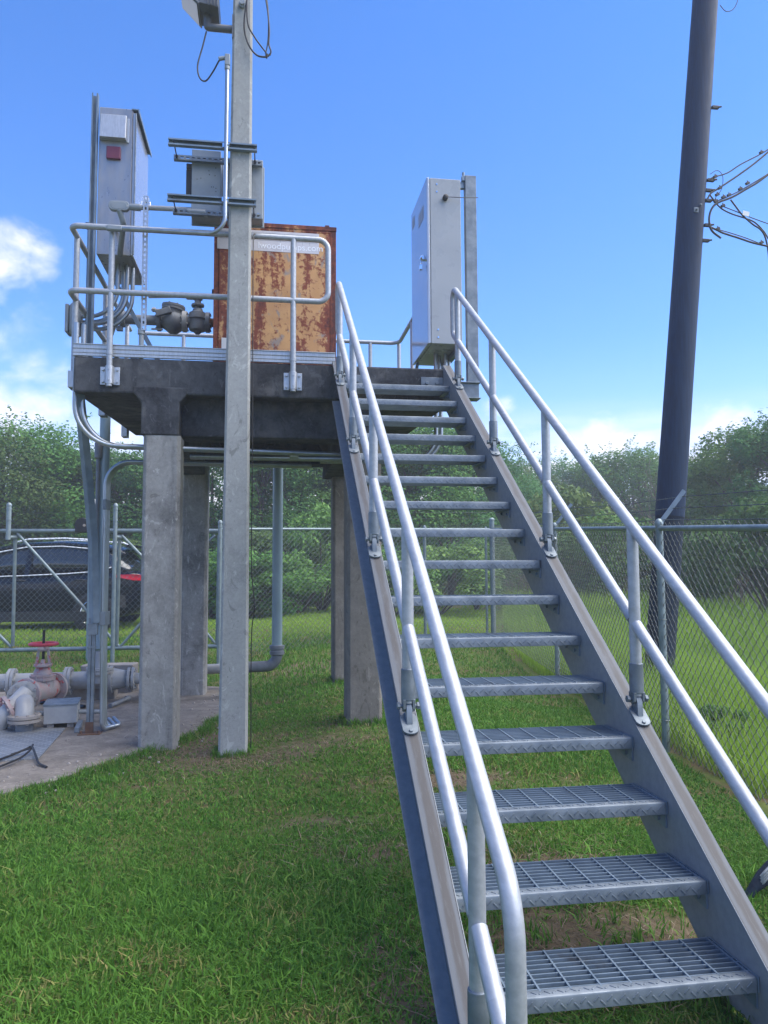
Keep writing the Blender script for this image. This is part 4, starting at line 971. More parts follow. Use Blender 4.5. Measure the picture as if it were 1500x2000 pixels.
for s_ in (-1, 1):
    sv = V((RT.x, RT.y, 0)).normalized() * s_
    b.prism([V((cv_.x, cv_.y, zb_)) + sv * .083, V((cv_.x, cv_.y, zb_)) + sv * .050, V((cv_.x, cv_.y, zw - .045)) + sv * .032, V((cv_.x, cv_.y, zw - .045)) + sv * .058], toc * .05)
b.lathe(V((cv_.x, cv_.y, zb_ - .015)) + toc * .025, (0, 0, 1), [(0, .082), (.004, .088), (.026, .088), (.03, .05)], 16); b.lathe(V((cv_.x, cv_.y, zb_)) + toc * .05, (0, 0, 1), [(0, .026), (.05, .022), (.06, .014)], 10); b.lathe(V((cv_.x, cv_.y, zw - .07)) + toc * .025, (0, 0, 1), [(0, .05), (.02, .062), (.045, .04)], 16)
b.build('yoke', 'redgrey', gv, bevel=.004)
b = MB(); c = V((cv_.x, cv_.y, 0)) + toc * .025; b.cyl(c + V((0, 0, zb_ - .05)), c + V((0, 0, zw + .14)), .013, 10); b.build('stem', 'black', gv)
b = MB(); R = .128
b.tube([c + V((R * math.cos(a * PI / 16), R * math.sin(a * PI / 16), zw)) for a in range(32)], .017, 8, closed=True)
for a in range(4): 
    q = a * PI / 2 + .5; b.tube([c + V((.02 * math.cos(q), .02 * math.sin(q), zw - .022)), c + V((R * math.cos(q), R * math.sin(q), zw))], .010, 6)
b.lathe(c + V((0, 0, zw - .03)), (0, 0, 1), [(0, .03), (.035, .03)], 10); b.build('handwheel', 'red', gv)
# elbow from the valve down into the pit plate
fe = cv_ + axv * .30 + V((0, 0, -.01)); fb = onZ(47, 1428, PADZ)
el = thing('pipe_elbow', tuple(fb), 'grey flanged elbow dropping from the red wheeled valve through the floor plate', 'pipe elbow')
b = MB(); mid_ = V((fb.x, fb.y, fe.z)); b.tube(fillet([fe, mid_, V((fb.x, fb.y, .13))], .20, 10), .082, 20); b.build('elbow', 'pipegrey', el)
dd = (mid_ - fe).normalized()
b = MB(); flange(b, fe + dd * .02, dd, .145, .03, 8, .013); b.build('flange', 'pipegrey', el)
b = MB(); flange(b, (fb.x, fb.y, .165), (0, 0, 1), .14, .028, 8, .013); flange(b, (fb.x, fb.y, .13), (0, 0, 1), .14, .028, 8, .013); b.build('base_flange', 'rubble', el)
b = MB(); b.cyl((fb.x, fb.y, PADZ - .05), (fb.x, fb.y, .12), .076, 18); b.build('base_pipe', 'pipedark', el)
# second elbow at the very left edge
f2 = onZ(2, 1425, PADZ)
e2 = thing('pipe_elbow', tuple(f2), 'grey elbow with rusty bolted flange left of the flanged elbow on the floor plate', 'pipe elbow')
b = MB(); t_ = f2 + V((.12, .22, .38)); b.tube(fillet([atD(52, 1352, 7.15), atD(12, 1392, 6.95), V((f2.x - .03, f2.y - .03, PADZ))], .16, 8), .074, 18); b.build('elbow', 'pipegrey', e2)
b = MB(); fc = atD(17, 1388, 6.97); flange(b, fc, (.75, .45, .35), .14, .035, 8, .014); b.build('flange', 'redgrey', e2)
# floor plate, loose cables and junction box
P4 = [onZ(-60, 1492, PADZ), onZ(76, 1483, PADZ), onZ(128, 1424, PADZ), onZ(-10, 1422, PADZ)]
b = MB(); b.prism([(p.x, p.y, PADZ - .01) for p in P4], (0, 0, .02)); tag(b.build('floor_plate', 'plate', smooth=False), 'steel tread plate laid over the pit in the pad', 'plate')
zt_ = PADZ + .018
def gc(x, y, dz=.008): p = onZ(x, y, zt_); return p + V((0, 0, dz))
b = MB(); b.tube(bez([gc(-20, 1492), gc(20, 1478), gc(52, 1470, .03), gc(62, 1469, .04), gc(70, 1482, .02), gc(76, 1491, .0), gc(91, 1496, -.008)], 40), .009, 8); b.tube(bez([gc(-15, 1505), gc(10, 1495), gc(40, 1482), gc(58, 1473, .03), gc(64, 1467, .05)], 30), .008, 8); b.tube(bez([gc(22, 1475), gc(45, 1471, .02), gc(60, 1472, .04)], 14), .006, 6)
tag(b.build('loose_cable', 'black'), 'black cables lying loose across the tread plate', 'cable')
j0, j1 = onZ(84, 1424, PADZ), onZ(150, 1420, PADZ)
dj = (j1 - j0); wj = dj.length; dj.normalize(); nj = V((-dj.y, dj.x, 0)); 
jb = thing('junction_box', tuple(j0), 'low grey steel junction box beside the floor plate', 'junction box')
c = (j0 + j1) / 2 + nj * .17; hB = .165
b = MB(); b.obox(c + V((0, 0, .04 + hB / 2)), dj, nj, V((0, 0, 1)), wj / 2, .17, hB / 2); b.build('box', 'pipegrey', jb, smooth=False, bevel=.004)
b = MB(); b.obox(c + V((0, 0, .045 + hB)), dj, nj, V((0, 0, 1)), wj / 2 + .008, .178, .008); b.build('lid', 'galv', jb, smooth=False, bevel=.003)
b = MB()
for s_ in (-.3, .3): b.nx().obox(c + dj * (wj * s_) + V((0, 0, .02)), dj, nj, V((0, 0, 1)), .03, .15, .02)
b.build_each('foot', 'rubble', jb, bevel=.004)
b = MB(); b.cyl(c + dj * (wj / 2) + V((0, 0, .11)), c + dj * (wj / 2 + .20) + V((0, .05, .09)), .02, 10); b.nx().cyl(c - dj * (wj / 2) + V((0, .05, .10)), c - dj * (wj / 2 + .28) + V((0, .2, .10)), .022, 10); b.build_each('conduit', 'boxgrey', jb)
q = onZ(150, 1432, PADZ)
b = MB(); b.bar(q + V((0, 0, .025)), q + nj * .4 + V((0, 0, .025)), .042, .042); tag(b.build('strut_offcut', 'galv', bevel=.003), 'short piece of strut channel lying on the pad by the junction box', 'strut')
b = MB(); b.cyl(onZ(215, 1384, PADZ) + V((0, 0, .03)), onZ(250, 1371, PADZ) + V((0, 0, .04)), .022, 12); b.cyl(onZ(246, 1372, PADZ) + V((0, 0, .04)), onZ(252, 1370, PADZ) + V((0, 0, .04)), .027, 12); tag(b.build('pipe_offcut', 'pipedark'), 'capped dark pipe end lying on the pad beside the conduit bends', 'pipe')
b = MB(); b.tube(bez([onZ(80, 1372, PADZ + .02), onZ(120, 1374, PADZ + .02), onZ(165, 1380, PADZ + .02)], 10), .02, 8); tag(b.build('flexible_hose', 'carpaint'), 'dark blue hose behind the junction box', 'hose')

# ------------------------------------------------------------------ chain link fences and gate
def chain_mesh(A, B, zbot, ztop, mat, parent, r=.0019, pitch=.083, ns=3, barbs=True):
    A, B = V(A), V(B); L = (B - A).xy.length; d = V(((B.x - A.x) / L, (B.y - A.y) / L, 0)); nrm = V((-d.y, d.x, 0))
    n = int(L / (pitch / 2)); cell = L / n; vs = []; fs = []
    for i in range(n):
        x0 = i * cell; t = (i + .5) / n
        zb = zbot[0] + (zbot[1] - zbot[0]) * t; zt = ztop[0] + (ztop[1] - ztop[0]) * t
        m = int((zt - zb) / (pitch * .5)); k0 = len(vs); prev = None
        for k in range(m + 1):
            sgn = 1 if ((k + i) % 2) else -1
            c = A + d * (x0 + cell * .5 + sgn * cell * .515) + nrm * (.003 * sgn); z = zb + (zt - zb) * k / m
            for j in range(ns):
                a = 2 * PI * j / ns; vs.append((c.x + d.x * 0 + nrm.x * r * math.cos(a) + d.x * r * math.sin(a), c.y + nrm.y * r * math.cos(a) + d.y * r * math.sin(a), z))
            if k:
                o = k0 + (k - 1) * ns; q = k0 + k * ns
                fs += [(o + j, o + (j + 1) % ns, q + (j + 1) % ns, q + j) for j in range(ns)]
    b = MB(); b.add(vs, fs); return b.build('chain_link_mesh', mat, parent, smooth=False)
def gpost(b, p, z0, z1, r, cap=True):
    b.cyl((p.x, p.y, z0), (p.x, p.y, z1), r, 14)
    if cap: b.lathe((p.x, p.y, z1), (0, 0, 1), [(0, r * 1.15), (.02, r * 1.15), (.045, r * .6), (.05, .004)], 12)
def barbed(b, p, q, r=.0016):
    p, q = V(p), V(q); L = (q - p).length; n = max(2, int(L / .13)); d = (q - p).normalized(); x, y, _ = frame(d)
    pts = [p.lerp(q, k / 12) + V((0, 0, -.02 * math.sin(PI * k / 12))) for k in range(13)]; b.tube(pts, r, 4)
    for k in range(n):
        c = p.lerp(q, (k + .5) / n) + V((0, 0, -.02 * math.sin(PI * (k + .5) / n))); b.tube([c - x * .014 - d * .006, c + x * .014 + d * .006], .0011, 3); b.tube([c - y * .014 + d * .006, c + y * .014 - d * .006], .0011, 3)
# right hand fence
rc = gnd(962, 13.8); rp = gnd(1290, 6.25); dirr = (rp - rc); dirr.z = 0; Lr = dirr.length; dirr.normalize()
rend = rp + dirr * 5.0
ztr = 2.19; zpr = 1.79; zslope = (zpr - ztr) / Lr
fR = thing('chain_link_fence', tuple(rp), 'chain link fence with barbed wire arms running away along the right of the lawn', 'fence')
def zr(t): return ztr + zslope * t if t < Lr else zpr + zslope * (t - Lr)
b = MB(); b.tube([V((rc.x, rc.y, zr(0))), V((rp.x, rp.y, zr(Lr))), V((rend.x, rend.y, zr(Lr + 5)))], .021, 12); b.build('top_rail', 'fence', fR)
p1_ = gnd(1083, 9.5); t2 = (p1_ - rc).xy.dot(dirr.xy)
PT = [0, t2, Lr, Lr + 3.2]
nrR = V((dirr.y, -dirr.x, 0)); nrR = nrR if nrR.x > 0 else -nrR
for i, t in enumerate(PT):
    p = rc + dirr * t; gz_ = ground_z(p.x, p.y) - .1
    b = MB(); gpost(b, p, gz_, zr(t) + (.16 if i == 0 else .03), .045 if i == 0 else .030, True); po = b.build('post', 'fence', fR)
    if i > 0:
        b = MB(); a0_ = V((p.x, p.y, zr(t) + .03)); b.bar(a0_, a0_ + V((nrR.x * .22, nrR.y * .22, .28)), .035, .012, up=(dirr.x, dirr.y, 0)); b.build('barb_arm', 'galv_dark', po)
    b = MB()
    for k in range(4): z = gz_ + .35 + k * .4; b.nx().tube([V((p.x, p.y, z)) + V((math.cos(a * PI / 5), math.sin(a * PI / 5), 0)) * .034 for a in range(10)], .003, 4, closed=True)
    b.build_each('tie_wire', 'wire', po)
zb0, zb1 = ground_z(rc.x, rc.y) + .03, ground_z(rp.x, rp.y) + .03
chain_mesh(rc, rp, (zb0, zb1), (zr(0) + .05, zr(Lr) + .05), 'wiredark', fR, .0029)
chain_mesh(rp, rend, (zb1, ground_z(rend.x, rend.y) + .03), (zr(Lr) + .05, zr(Lr + 5) + .05), 'wiredark', fR, .0026)
b = MB()
for k in range(3):
    o = V((nrR.x * .08 * k + nrR.x * .04, nrR.y * .08 * k + nrR.y * .04, .07 + .095 * k))
    q = [V((rc.x, rc.y, zr(0))) + o, V((p1_.x, p1_.y, zr(t2))) + o, V((rp.x, rp.y, zr(Lr))) + o, V((rend.x, rend.y, zr(Lr + 5))) + o]
    for u_, w_ in zip(q[:-1], q[1:]): barbed(b, u_, w_, .0034)
b.build('barbed_wire', 'wiredark', fR, smooth=False)
# back fence
gl = gnd(430, 11.6); 
fB = thing('chain_link_fence', tuple(gl), 'chain link fence across the back of the lawn between gate and corner post', 'fence')
zl_ = atD(430, 1033, 11.6).z
b = MB(); b.tube([V((gl.x, gl.y, zl_)), V((rc.x, rc.y, ztr))], .021, 12); b.build('top_rail', 'fence', fB)
chain_mesh(gl, rc, (ground_z(gl.x, gl.y) + .03, zb0), (zl_ + .05, ztr + .05), 'wire', fB, .0034)
b = MB(); gpost(b, rc + V((-.11, 0.02, 0)), zb0 - .1, ztr - .0, .022); b.build('brace_post', 'fence', fB)
for t in (.38, .72):
    p = gl.lerp(rc, t); b = MB(); gpost(b, p + V((0, .05, 0)), ground_z(p.x, p.y) - .1, zl_ + (ztr - zl_) * t + .02, .027); b.build('post', 'fence', fB)
b = MB()
for k in range(3): barbed(b, V((gl.x, gl.y, zl_ + .1 + .11 * k)), V((rc.x, rc.y, ztr + .08 + .11 * k)), .0022)
b.build('barbed_wire', 'wiredark', fB, smooth=False)
# sliding gate
DGt = 11.4
ga = thing('sliding_gate', tuple(gnd(200, DGt)), 'long chain link sliding gate with diagonal tube braces behind the pipework', 'gate')
def gt(x, y): return atD(x, y, DGt)
def gtube(pts, r, name, b=None): b = MB(); b.tube([gt(*p) for p in pts], r, 12); return b.build(name, 'fence', ga)
gtube([(-160, 1036.5), (428, 1037)], .032, 'top_rail'); gtube([(-160, 1273), (428, 1262)], .032, 'bottom_rail')
for x, xb in ((30, 25), (234, 228), (428, 424)): gtube([(x, 1045), (xb, 1262)], .026, 'upright')
for q in (((34, 1042), (176, 1200)), ((176, 1200), (232, 1262)), ((238, 1046), (300, 1110)), ((300, 1190), (236, 1262)), ((-90, 1150), (22, 1264)), ((420, 1256), (330, 1150)), ((420, 1046), (350, 1110))): gtube(q, .022, 'diagonal_brace')
pA, pB = gt(-160, 1265), gt(428, 1262)
chain_mesh(pA + V((0, .03, 0)), pB + V((0, .03, 0)), (gt(-160, 1262).z, gt(428, 1258).z), (gt(-160, 1047).z, gt(428, 1046).z), 'wire', ga, .0037, .086)
for (x, y0, r) in ((18, 988, .034), (226, 989, .030), (430, 1022, .030)):
    p = atD(x, y0, DGt - .12); z = p.z; b = MB(); zb_g = ground_z(p.x, p.y) - .1
    gpost(b, p, zb_g if x != 18 else gt(18, 1055).z, z, r); b.lathe((p.x, p.y, z - .06), (0, 0, 1), [(0, r), (.002, r + .004), (.03, r + .004), (.032, r)], 12); b.lathe((p.x, p.y, z - .22), (0, 0, 1), [(0, r), (.002, r + .004), (.03, r + .004), (.032, r)], 12)
    if x < 230: b.tube([V((p.x, p.y, gt(30, 1050).z)), gt(32 if x == 18 else 236, 1050)], .026, 8)
    b.build('post', 'fence', ga)
b = MB()
for k in range(3):
    z = atD(18, 998 + 16 * k, DGt - .1).z; a_, c_ = gt(-160, 1000), gt(430, 1000); barbed(b, V((a_.x, a_.y, z)), V((c_.x, c_.y, z)), .002)
b.build('barbed_wire', 'wiredark', ga, smooth=False)
p = gt(177, 1200); gp_ = thing('gate_post', (p.x, p.y, ground_z(p.x, p.y)), 'thick grey gate post with black domed latch box on top, behind the strut post', 'post')
b = MB(); b.cyl((p.x, p.y, ground_z(p.x, p.y) - .1), (p.x, p.y, gt(177, 1036).z), .055, 16); b.build('post', 'pipeblue', gp_)
p = atD(163, 1040, DGt - .15); zz0 = p.z; hw = .10
b = MB(); pl = [(p.x - hw, p.y - .09, zz0), (p.x + hw, p.y - .09, zz0)] + [(p.x + hw * math.cos(a * PI / 10), p.y - .09, zz0 + .12 + hw * .9 * math.sin(a * PI / 10)) for a in range(11)]
b.prism(pl, (0, .14, 0)); b.build('latch_box', 'blackpaint', gp_, bevel=.006)
b = MB(); b.cyl((p.x + .03, p.y - .10, zz0 + .10), (p.x + .03, p.y - .088, zz0 + .10), .02, 12); b.build('lock', 'rubble', gp_)
p = atD(182, 975, 16.5); b = MB(); b.cyl((p.x, p.y, .3), (p.x, p.y, p.z), .05, 12); b.box(p.x - .07, p.x + .07, p.y - .02, p.y + .02, p.z - .25, p.z - .1); tag(b.build('marker_post', 'tagwhite'), 'pale marker post standing behind the gate beyond the parked car', 'post')

# ------------------------------------------------------------------ big utility pole, right
ub = onY(1285, 1345, 6.4); ut = onY(1378, -10, 6.4); ud = (ut - ub).normalized()
up_ = thing('utility_pole', tuple(ub), 'thick dark leaning utility pole wrapped in mesh outside the right fence', 'utility pole')
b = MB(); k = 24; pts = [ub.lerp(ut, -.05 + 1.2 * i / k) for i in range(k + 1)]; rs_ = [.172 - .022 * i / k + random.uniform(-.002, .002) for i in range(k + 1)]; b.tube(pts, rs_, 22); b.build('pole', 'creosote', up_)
# dark mesh guard sleeved over the upper pole, with lapped seams
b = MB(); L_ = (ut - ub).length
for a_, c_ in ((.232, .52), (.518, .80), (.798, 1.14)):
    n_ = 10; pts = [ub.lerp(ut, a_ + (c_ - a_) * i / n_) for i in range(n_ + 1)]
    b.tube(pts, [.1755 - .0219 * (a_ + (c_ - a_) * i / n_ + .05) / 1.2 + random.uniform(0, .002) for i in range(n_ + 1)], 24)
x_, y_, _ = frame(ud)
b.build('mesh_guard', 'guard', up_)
b = MB()
for k in range(0):
    t_ = .26 + .055 * k; a_ = 2.2 + .15 * math.sin(k); q = ub.lerp(ut, t_) + (x_ * math.cos(a_) + y_ * math.sin(a_)) * .172; b.nx().tube([q - ud * .012, q + ud * .012], .009, 6)
b = MB(); p = onY(1318, 1000, 6.3); q = onY(1308, 1330, 6.3); t_ = onY(1316, 975, 6.3); b.tube([t_ + V((.03, 0, 0)), q + V((.03, 0, 0))], .012, 8); b.build('ground_conduit', 'tagwhite', up_)
yu = 6.22
b = MB(); c = onY(1361, 409, yu); b.obox(c + V((0, .02, 0)), (1, 0, 0), (0, 1, 0), (0, 0, 1), .03, .012, .032); b.cyl(c + V((0, -.02, 0)), c + V((0, .02, 0)), .016, 6); c = onY(1369, 400, yu); b.obox(c, (1, 0, 0), (0, 1, 0), (0, 0, 1), .012, .012, .012); b.build('square_washer', 'galv', up_, bevel=.003)
b = MB()
for (x, y) in ((1388, 352), (1384, 372), (1383, 392), (1382, 440), (1378, 470), (1397, 210)): c = onY(x, y, yu + .1); b.nx().obox(c, (1, 0, 0), (0, 1, 0), (0, 0, 1), .045, .02, .018); b.cyl(c, c + V((.07, -.03, .0)), .012, 6)
b.build_each('cable_bracket', 'blackpaint', up_, bevel=.003)
ue = 6.1
def ucable(pts, r): b.nx().tube(bez([onY(x, y, ue) for x, y in pts], 36), r, 8)
b = MB()
ucable([(1380, 392), (1388, 378), (1400, 370), (1420, 357), (1445, 340), (1475, 318), (1510, 288), (1560, 240)], .011)
ucable([(1382, 352), (1394, 346), (1420, 338), (1445, 322), (1470, 309), (1485, 301), (1510, 284), (1560, 236)], .008)
b.build_each('upper_span', 'black', up_)
b = MB()
ucable([(1408, 485 - 20), (1390, 450), (1385, 428), (1390, 408), (1402, 396), (1430, 385), (1458, 369), (1480, 356), (1510, 334), (1560, 300)], .013)
ucable([(1395, 394), (1412, 388), (1440, 375), (1470, 358), (1510, 333), (1560, 297)], .007)
b.build_each('lower_span', 'black', up_)
b = MB()
ucable([(1386, 380), (1398, 396), (1410, 408), (1430, 418), (1458, 427), (1475, 435), (1490, 450), (1500, 465), (1520, 500)], .009)
ucable([(1412, 403), (1440, 414), (1470, 426), (1500, 437), (1540, 452)], .006)
ucable([(1427, 390), (1436, 402), (1450, 420), (1470, 438), (1485, 448), (1494, 462), (1500, 488), (1503, 520)], .010)
ucable([(1384, 442), (1400, 449), (1412, 455), (1440, 464), (1470, 474), (1500, 481), (1540, 490)], .012)
ucable([(1402, 448), (1430, 456), (1460, 466), (1490, 478), (1540, 496)], .006)
ucable([(1387, 340), (1400, 333), (1410, 340), (1412, 355), (1408, 372), (1400, 382), (1396, 390)], .004)
ucable([(1406, 10), (1418, 22), (1432, 18), (1441, 0), (1446, -30)], .005)
b.build_each('drop_loop', 'black', up_)
b = MB()
for (x, y) in ((1397, 345), (1406, 367), (1401, 380), (1398, 393), (1413, 385), (1424, 381), (1446, 369), (1460, 358), (1412, 402), (1402, 447), (1487, 474), (1487, 298)):
    c = onY(x, y, ue); b.nx().obox(c, (.9, 0, .4), (0, 1, 0), (-.4, 0, .9), .026, .014, .016); b.cyl(c + V((0, 0, -.01)), c + V((.0, 0, .035)), .008, 6)
b.build_each('cable_clamp', 'blackpaint', up_, bevel=.003)
b = MB(); c = onY(1457, 417, ue - .02); b.obox(c, (.97, 0, -.2), (0, 1, 0), (.2, 0, .97), .042, .002, .030); b.build('cable_tag', 'tagwhite', up_, smooth=False)
p = gnd(1560, 7.2); 
# dark shrub stump with stems at the right edge near the stairs
tw = onZ(1453, 1755, .02); 
st_ = thing('cut_stump', tuple(tw), 'dark angled stem of a cut shrub in the lawn at the right edge', 'stump')
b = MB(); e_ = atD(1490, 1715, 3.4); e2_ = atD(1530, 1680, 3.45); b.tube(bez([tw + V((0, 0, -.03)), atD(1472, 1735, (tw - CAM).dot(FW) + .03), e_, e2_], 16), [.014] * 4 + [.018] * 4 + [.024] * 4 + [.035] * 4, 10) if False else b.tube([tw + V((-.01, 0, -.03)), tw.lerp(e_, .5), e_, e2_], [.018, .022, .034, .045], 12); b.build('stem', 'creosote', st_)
b = MB(); n_ = (e2_ - e_).normalized()
for k in range(4): b.tube(bez([tw.lerp(e_, .75) + V((0, -.02, .012 * k)), e_ + V((0, -.03, .012 * k + .01)), e2_ + V((.0, -.03, .03 + .012 * k))], 8), .006, 6)
b.build('twine', 'boxgrey', st_)
# ------------------------------------------------------------------ parked SUV behind the gate
def build_car():
    c0 = gnd(180, 15.0); 
    xr = atD(278, 1114, 14.6); hd = V((-.99, .13, 0)).normalized()      # nose points left
    sd_ = V((-hd.y, hd.x, 0)); sd_ = sd_ if sd_.y < 0 else -sd_         # side that faces the lawn
    org = V((xr.x, xr.y, ground_z(xr.x, xr.y) - .0))
    car = thing('parked_car', tuple(org), 'dark blue SUV with red tail light parked on the grass behind the gate', 'car')
    Wd = .92
    cen = org - sd_ * Wd
    def P(x, y, z): return cen + hd * x + sd_ * y + V((0, 0, z))
    # stations: x from tail, half width, sill z, belt z, (upper half width, top z)
    xs = [0.0, .06, .18, .45, .9, 1.4, 2.0, 2.6, 3.2, 3.6, 4.1, 4.5, 4.66]
    sill = [.50, .36, .30, .24, .18, .17, .25, .25, .25, .26, .28, .34, .45]
    belt = [.98, 1.08, 1.12, 1.12, 1.09, 1.06, 1.03, 1.01, 1.00, .99, .94, .86, .70]
    hw = [.74, .84, .88, .91, .92, .92, .92, .92, .92, .92, .89, .82, .66]
    b = MB(); rings = []
    for x, s_, bl, w in zip(xs, sill, belt, hw):
        rings.append([P(x, y, z) for y, z in ((w * .93, s_), (w * .985, s_ + .10), (w, s_ + (bl - s_) * .45), (w * 1.005, bl - .17), (w * .985, bl - .05), (w * .93, bl), (0, bl + .02), (-w * .93, bl), (-w, bl - .15), (-w, s_ + (bl - s_) * .45), (-w * .93, s_), (0, s_ - .02))])
    n = 12; vs = [p for r_ in rings for p in r_]
    fs = [(i * n + j, i * n + (j + 1) % n, (i + 1) * n + (j + 1) % n, (i + 1) * n + j) for i in range(len(rings) - 1) for j in range(n)] + [tuple(range(n)), tuple(range((len(rings) - 1) * n, len(rings) * n))]
    b.add(vs, fs); body = b.build('body', 'carpaint', car); sb = body.modifiers.new('s', 'SUBSURF'); sb.levels = sb.render_levels = 2
    # cabin: glass shell, painted roof
    gx = [.22, .62, 1.0, 1.6, 2.3, 2.85, 3.45]; gz = [1.16, 1.56, 1.63, 1.68, 1.665, 1.58, 1.04]; gw = [.74, .64, .64, .65, .65, .62, .74]
    b = MB(); rings = []
    for x, z, w in zip(gx, gz, gw):
        bl = 1.06 if x > .4 else 1.10
        rings.append([P(x, .86, bl - .06), P(x, w + (.86 - w) * .5, (bl + z) / 2), P(x, w + .02, z - .07), P(x, w - .08, z), P(x, 0, z + .02), P(x, -w + .08, z), P(x, -w - .02, z - .07), P(x, -.86, bl - .06)])
    n = 8; vs = [p for r_ in rings for p in r_]
    fs = [(i * n + j, i * n + (j + 1) % n, (i + 1) * n + (j + 1) % n, (i + 1) * n + j) for i in range(len(rings) - 1) for j in range(n)] + [tuple(range(n)), tuple(range((len(rings) - 1) * n, len(rings) * n))]
    b.add(vs, fs); cabn = b.build('window', 'carglass', car); sb = cabn.modifiers.new('s', 'SUBSURF'); sb.levels = sb.render_levels = 2
    # roof skin slightly above the glass shell
    b = MB(); rx_ = [.40, .62, 1.0, 1.6, 2.3, 2.85, 3.0]; rz = [1.50, 1.585, 1.655, 1.705, 1.69, 1.605, 1.52]
    rings = [[P(x, w, z - .085) for w in (.69,)] + [P(x, .665, z - .03), P(x, .56, z + .005), P(x, 0, z + .03), P(x, -.56, z + .005), P(x, -.665, z - .03), P(x, -.69, z - .085)] for x, z in zip(rx_, rz)]
    n = 7; b.add([p for r_ in rings for p in r_], [(i * n + j, i * n + j + 1, (i + 1) * n + j + 1, (i + 1) * n + j) for i in range(len(rings) - 1) for j in range(n - 1)]); r_ = b.build('roof', 'carpaint', car); so = r_.modifiers.new('t', 'SOLIDIFY'); so.thickness = .03
    b = MB(); b.prism([P(.08, -.60, 1.60), P(.42, -.62, 1.635), P(.42, -.62, 1.575), P(.10, -.60, 1.585)], sd_ * 1.22); b.build('spoiler', 'carpaint', car, bevel=.01)
    b = MB(); b.tube([P(.75, .62, 1.66), P(.85, .62, 1.71), P(1.6, .62, 1.755), P(2.3, .62, 1.74), P(2.5, .62, 1.69)], .017, 8); b.tube([P(.75, -.62, 1.66), P(.85, -.62, 1.71), P(1.6, -.62, 1.755), P(2.3, -.62, 1.74), P(2.5, -.62, 1.69)], .017, 8); b.build('roof_rail', 'trim', car)
    b = MB(); b.tube([P(.62, .825, 1.19), P(.85, .865, 1.115), P(1.4, .878, 1.075), P(2.2, .878, 1.04), P(3.2, .86, 1.01)], .012, 6); b.tube([P(.80, .705, 1.50), P(1.0, .70, 1.545), P(1.6, .70, 1.60), P(2.3, .69, 1.585), P(2.85, .70, 1.485), P(3.3, .79, 1.16)], .012, 6); b.build('window_trim', 'trim', car)
    for x, dx in ((2.15, .10), (.86, .14)):
        b = MB(); b.prism([P(x, .875, 1.05), P(x + .10, .875, 1.05), P(x + .05 + dx * .3, .715, 1.585), P(x + dx * .3 - .03, .715, 1.585)], sd_ * .012); b.build('pillar', 'carpaint', car)
    for x in (1.05, 2.2):
        b = MB(); b.tube([P(x, .92, .94), P(x + .04, .945, .95), P(x + .2, .945, .95), P(x + .24, .92, .94)], .013, 8); b.build('door_handle', 'carplastic', car)
    b = MB(); b.prism([P(-.02, .80, .93), P(-.015, .80, 1.03), P(.10, .875, 1.05), P(.50, .925, 1.045), P(.55, .928, 1.01), P(.16, .905, .94)], sd_ * .018); b.prism([P(-.025, .25, .95), P(-.025, .25, 1.03), P(-.012, .82, 1.03), P(-.012, .82, .93)], hd * .03); b.build('tail_light', 'taillight', car, bevel=.008)
    b = MB(); b.prism([P(-.10, -.7, .46), P(-.10, -.7, .62), P(-.03, -.7, .70), P(.10, -.7, .70), P(.1, -.7, .40)], sd_ * 1.4); b.prism([P(-.03, .70, .42), P(-.03, .70, .66), P(.42, .915, .66), P(.42, .905, .42)], sd_ * .025); b.build('rear_bumper', 'carplastic', car, bevel=.02)
    b = MB(); b.prism([P(.9, .93, .17), P(.9, .94, .36), P(3.2, .94, .36), P(3.2, .93, .17)], sd_ * .015); b.build('sill_trim', 'carplastic', car, bevel=.006)
    for x in (.90, 3.70):
        wc_ = P(x, .80, .31)
        b = MB(); b.lathe(P(x, .89, .33), sd_, [(0, .405), (.035, .40), (.04, .38)], 32); b.build('wheel_arch', 'carplastic', car)
        b = MB(); b.lathe(P(x, .70, .325), sd_, [(0, .24), (.0, .33), (.02, .362), (.18, .362), (.235, .345), (.245, .31), (.235, .25)], 36); w_ = b.build('wheel', 'tyre', car)
        b = MB(); cc = P(x, .925, .325)
        for k in range(5):
            a = 2 * PI * k / 5 + .3; d_ = hd * math.cos(a) + V((0, 0, 1)) * math.sin(a); t_ = sd_.cross(d_)
            b.prism([cc + d_ * .03 + t_ * .035, cc + d_ * .235 + t_ * .022, cc + d_ * .235 - t_ * .022, cc + d_ * .03 - t_ * .035], sd_ * .018)
        b.lathe(cc, sd_, [(0, .05), (.022, .045)], 12)
        b.tube([cc + (hd * math.cos(a * PI / 20) + V((0, 0, 1)) * math.sin(a * PI / 20)) * .243 for a in range(40)], .014, 6, closed=True); b.build('rim', 'chrome', w_)
        b = MB(); b.lathe(P(x, .89, .325), sd_, [(0, .24), (.01, .24)], 28); b.build('hub_shadow_disc', 'carplastic', w_)
    for x in (.90, 3.70):
        b = MB(); b.lathe(P(x, -.92, .325), sd_, [(0, .24), (.0, .33), (.02, .362), (.2, .362), (.22, .25)], 24); b.build('wheel', 'tyre', car)
build_car()

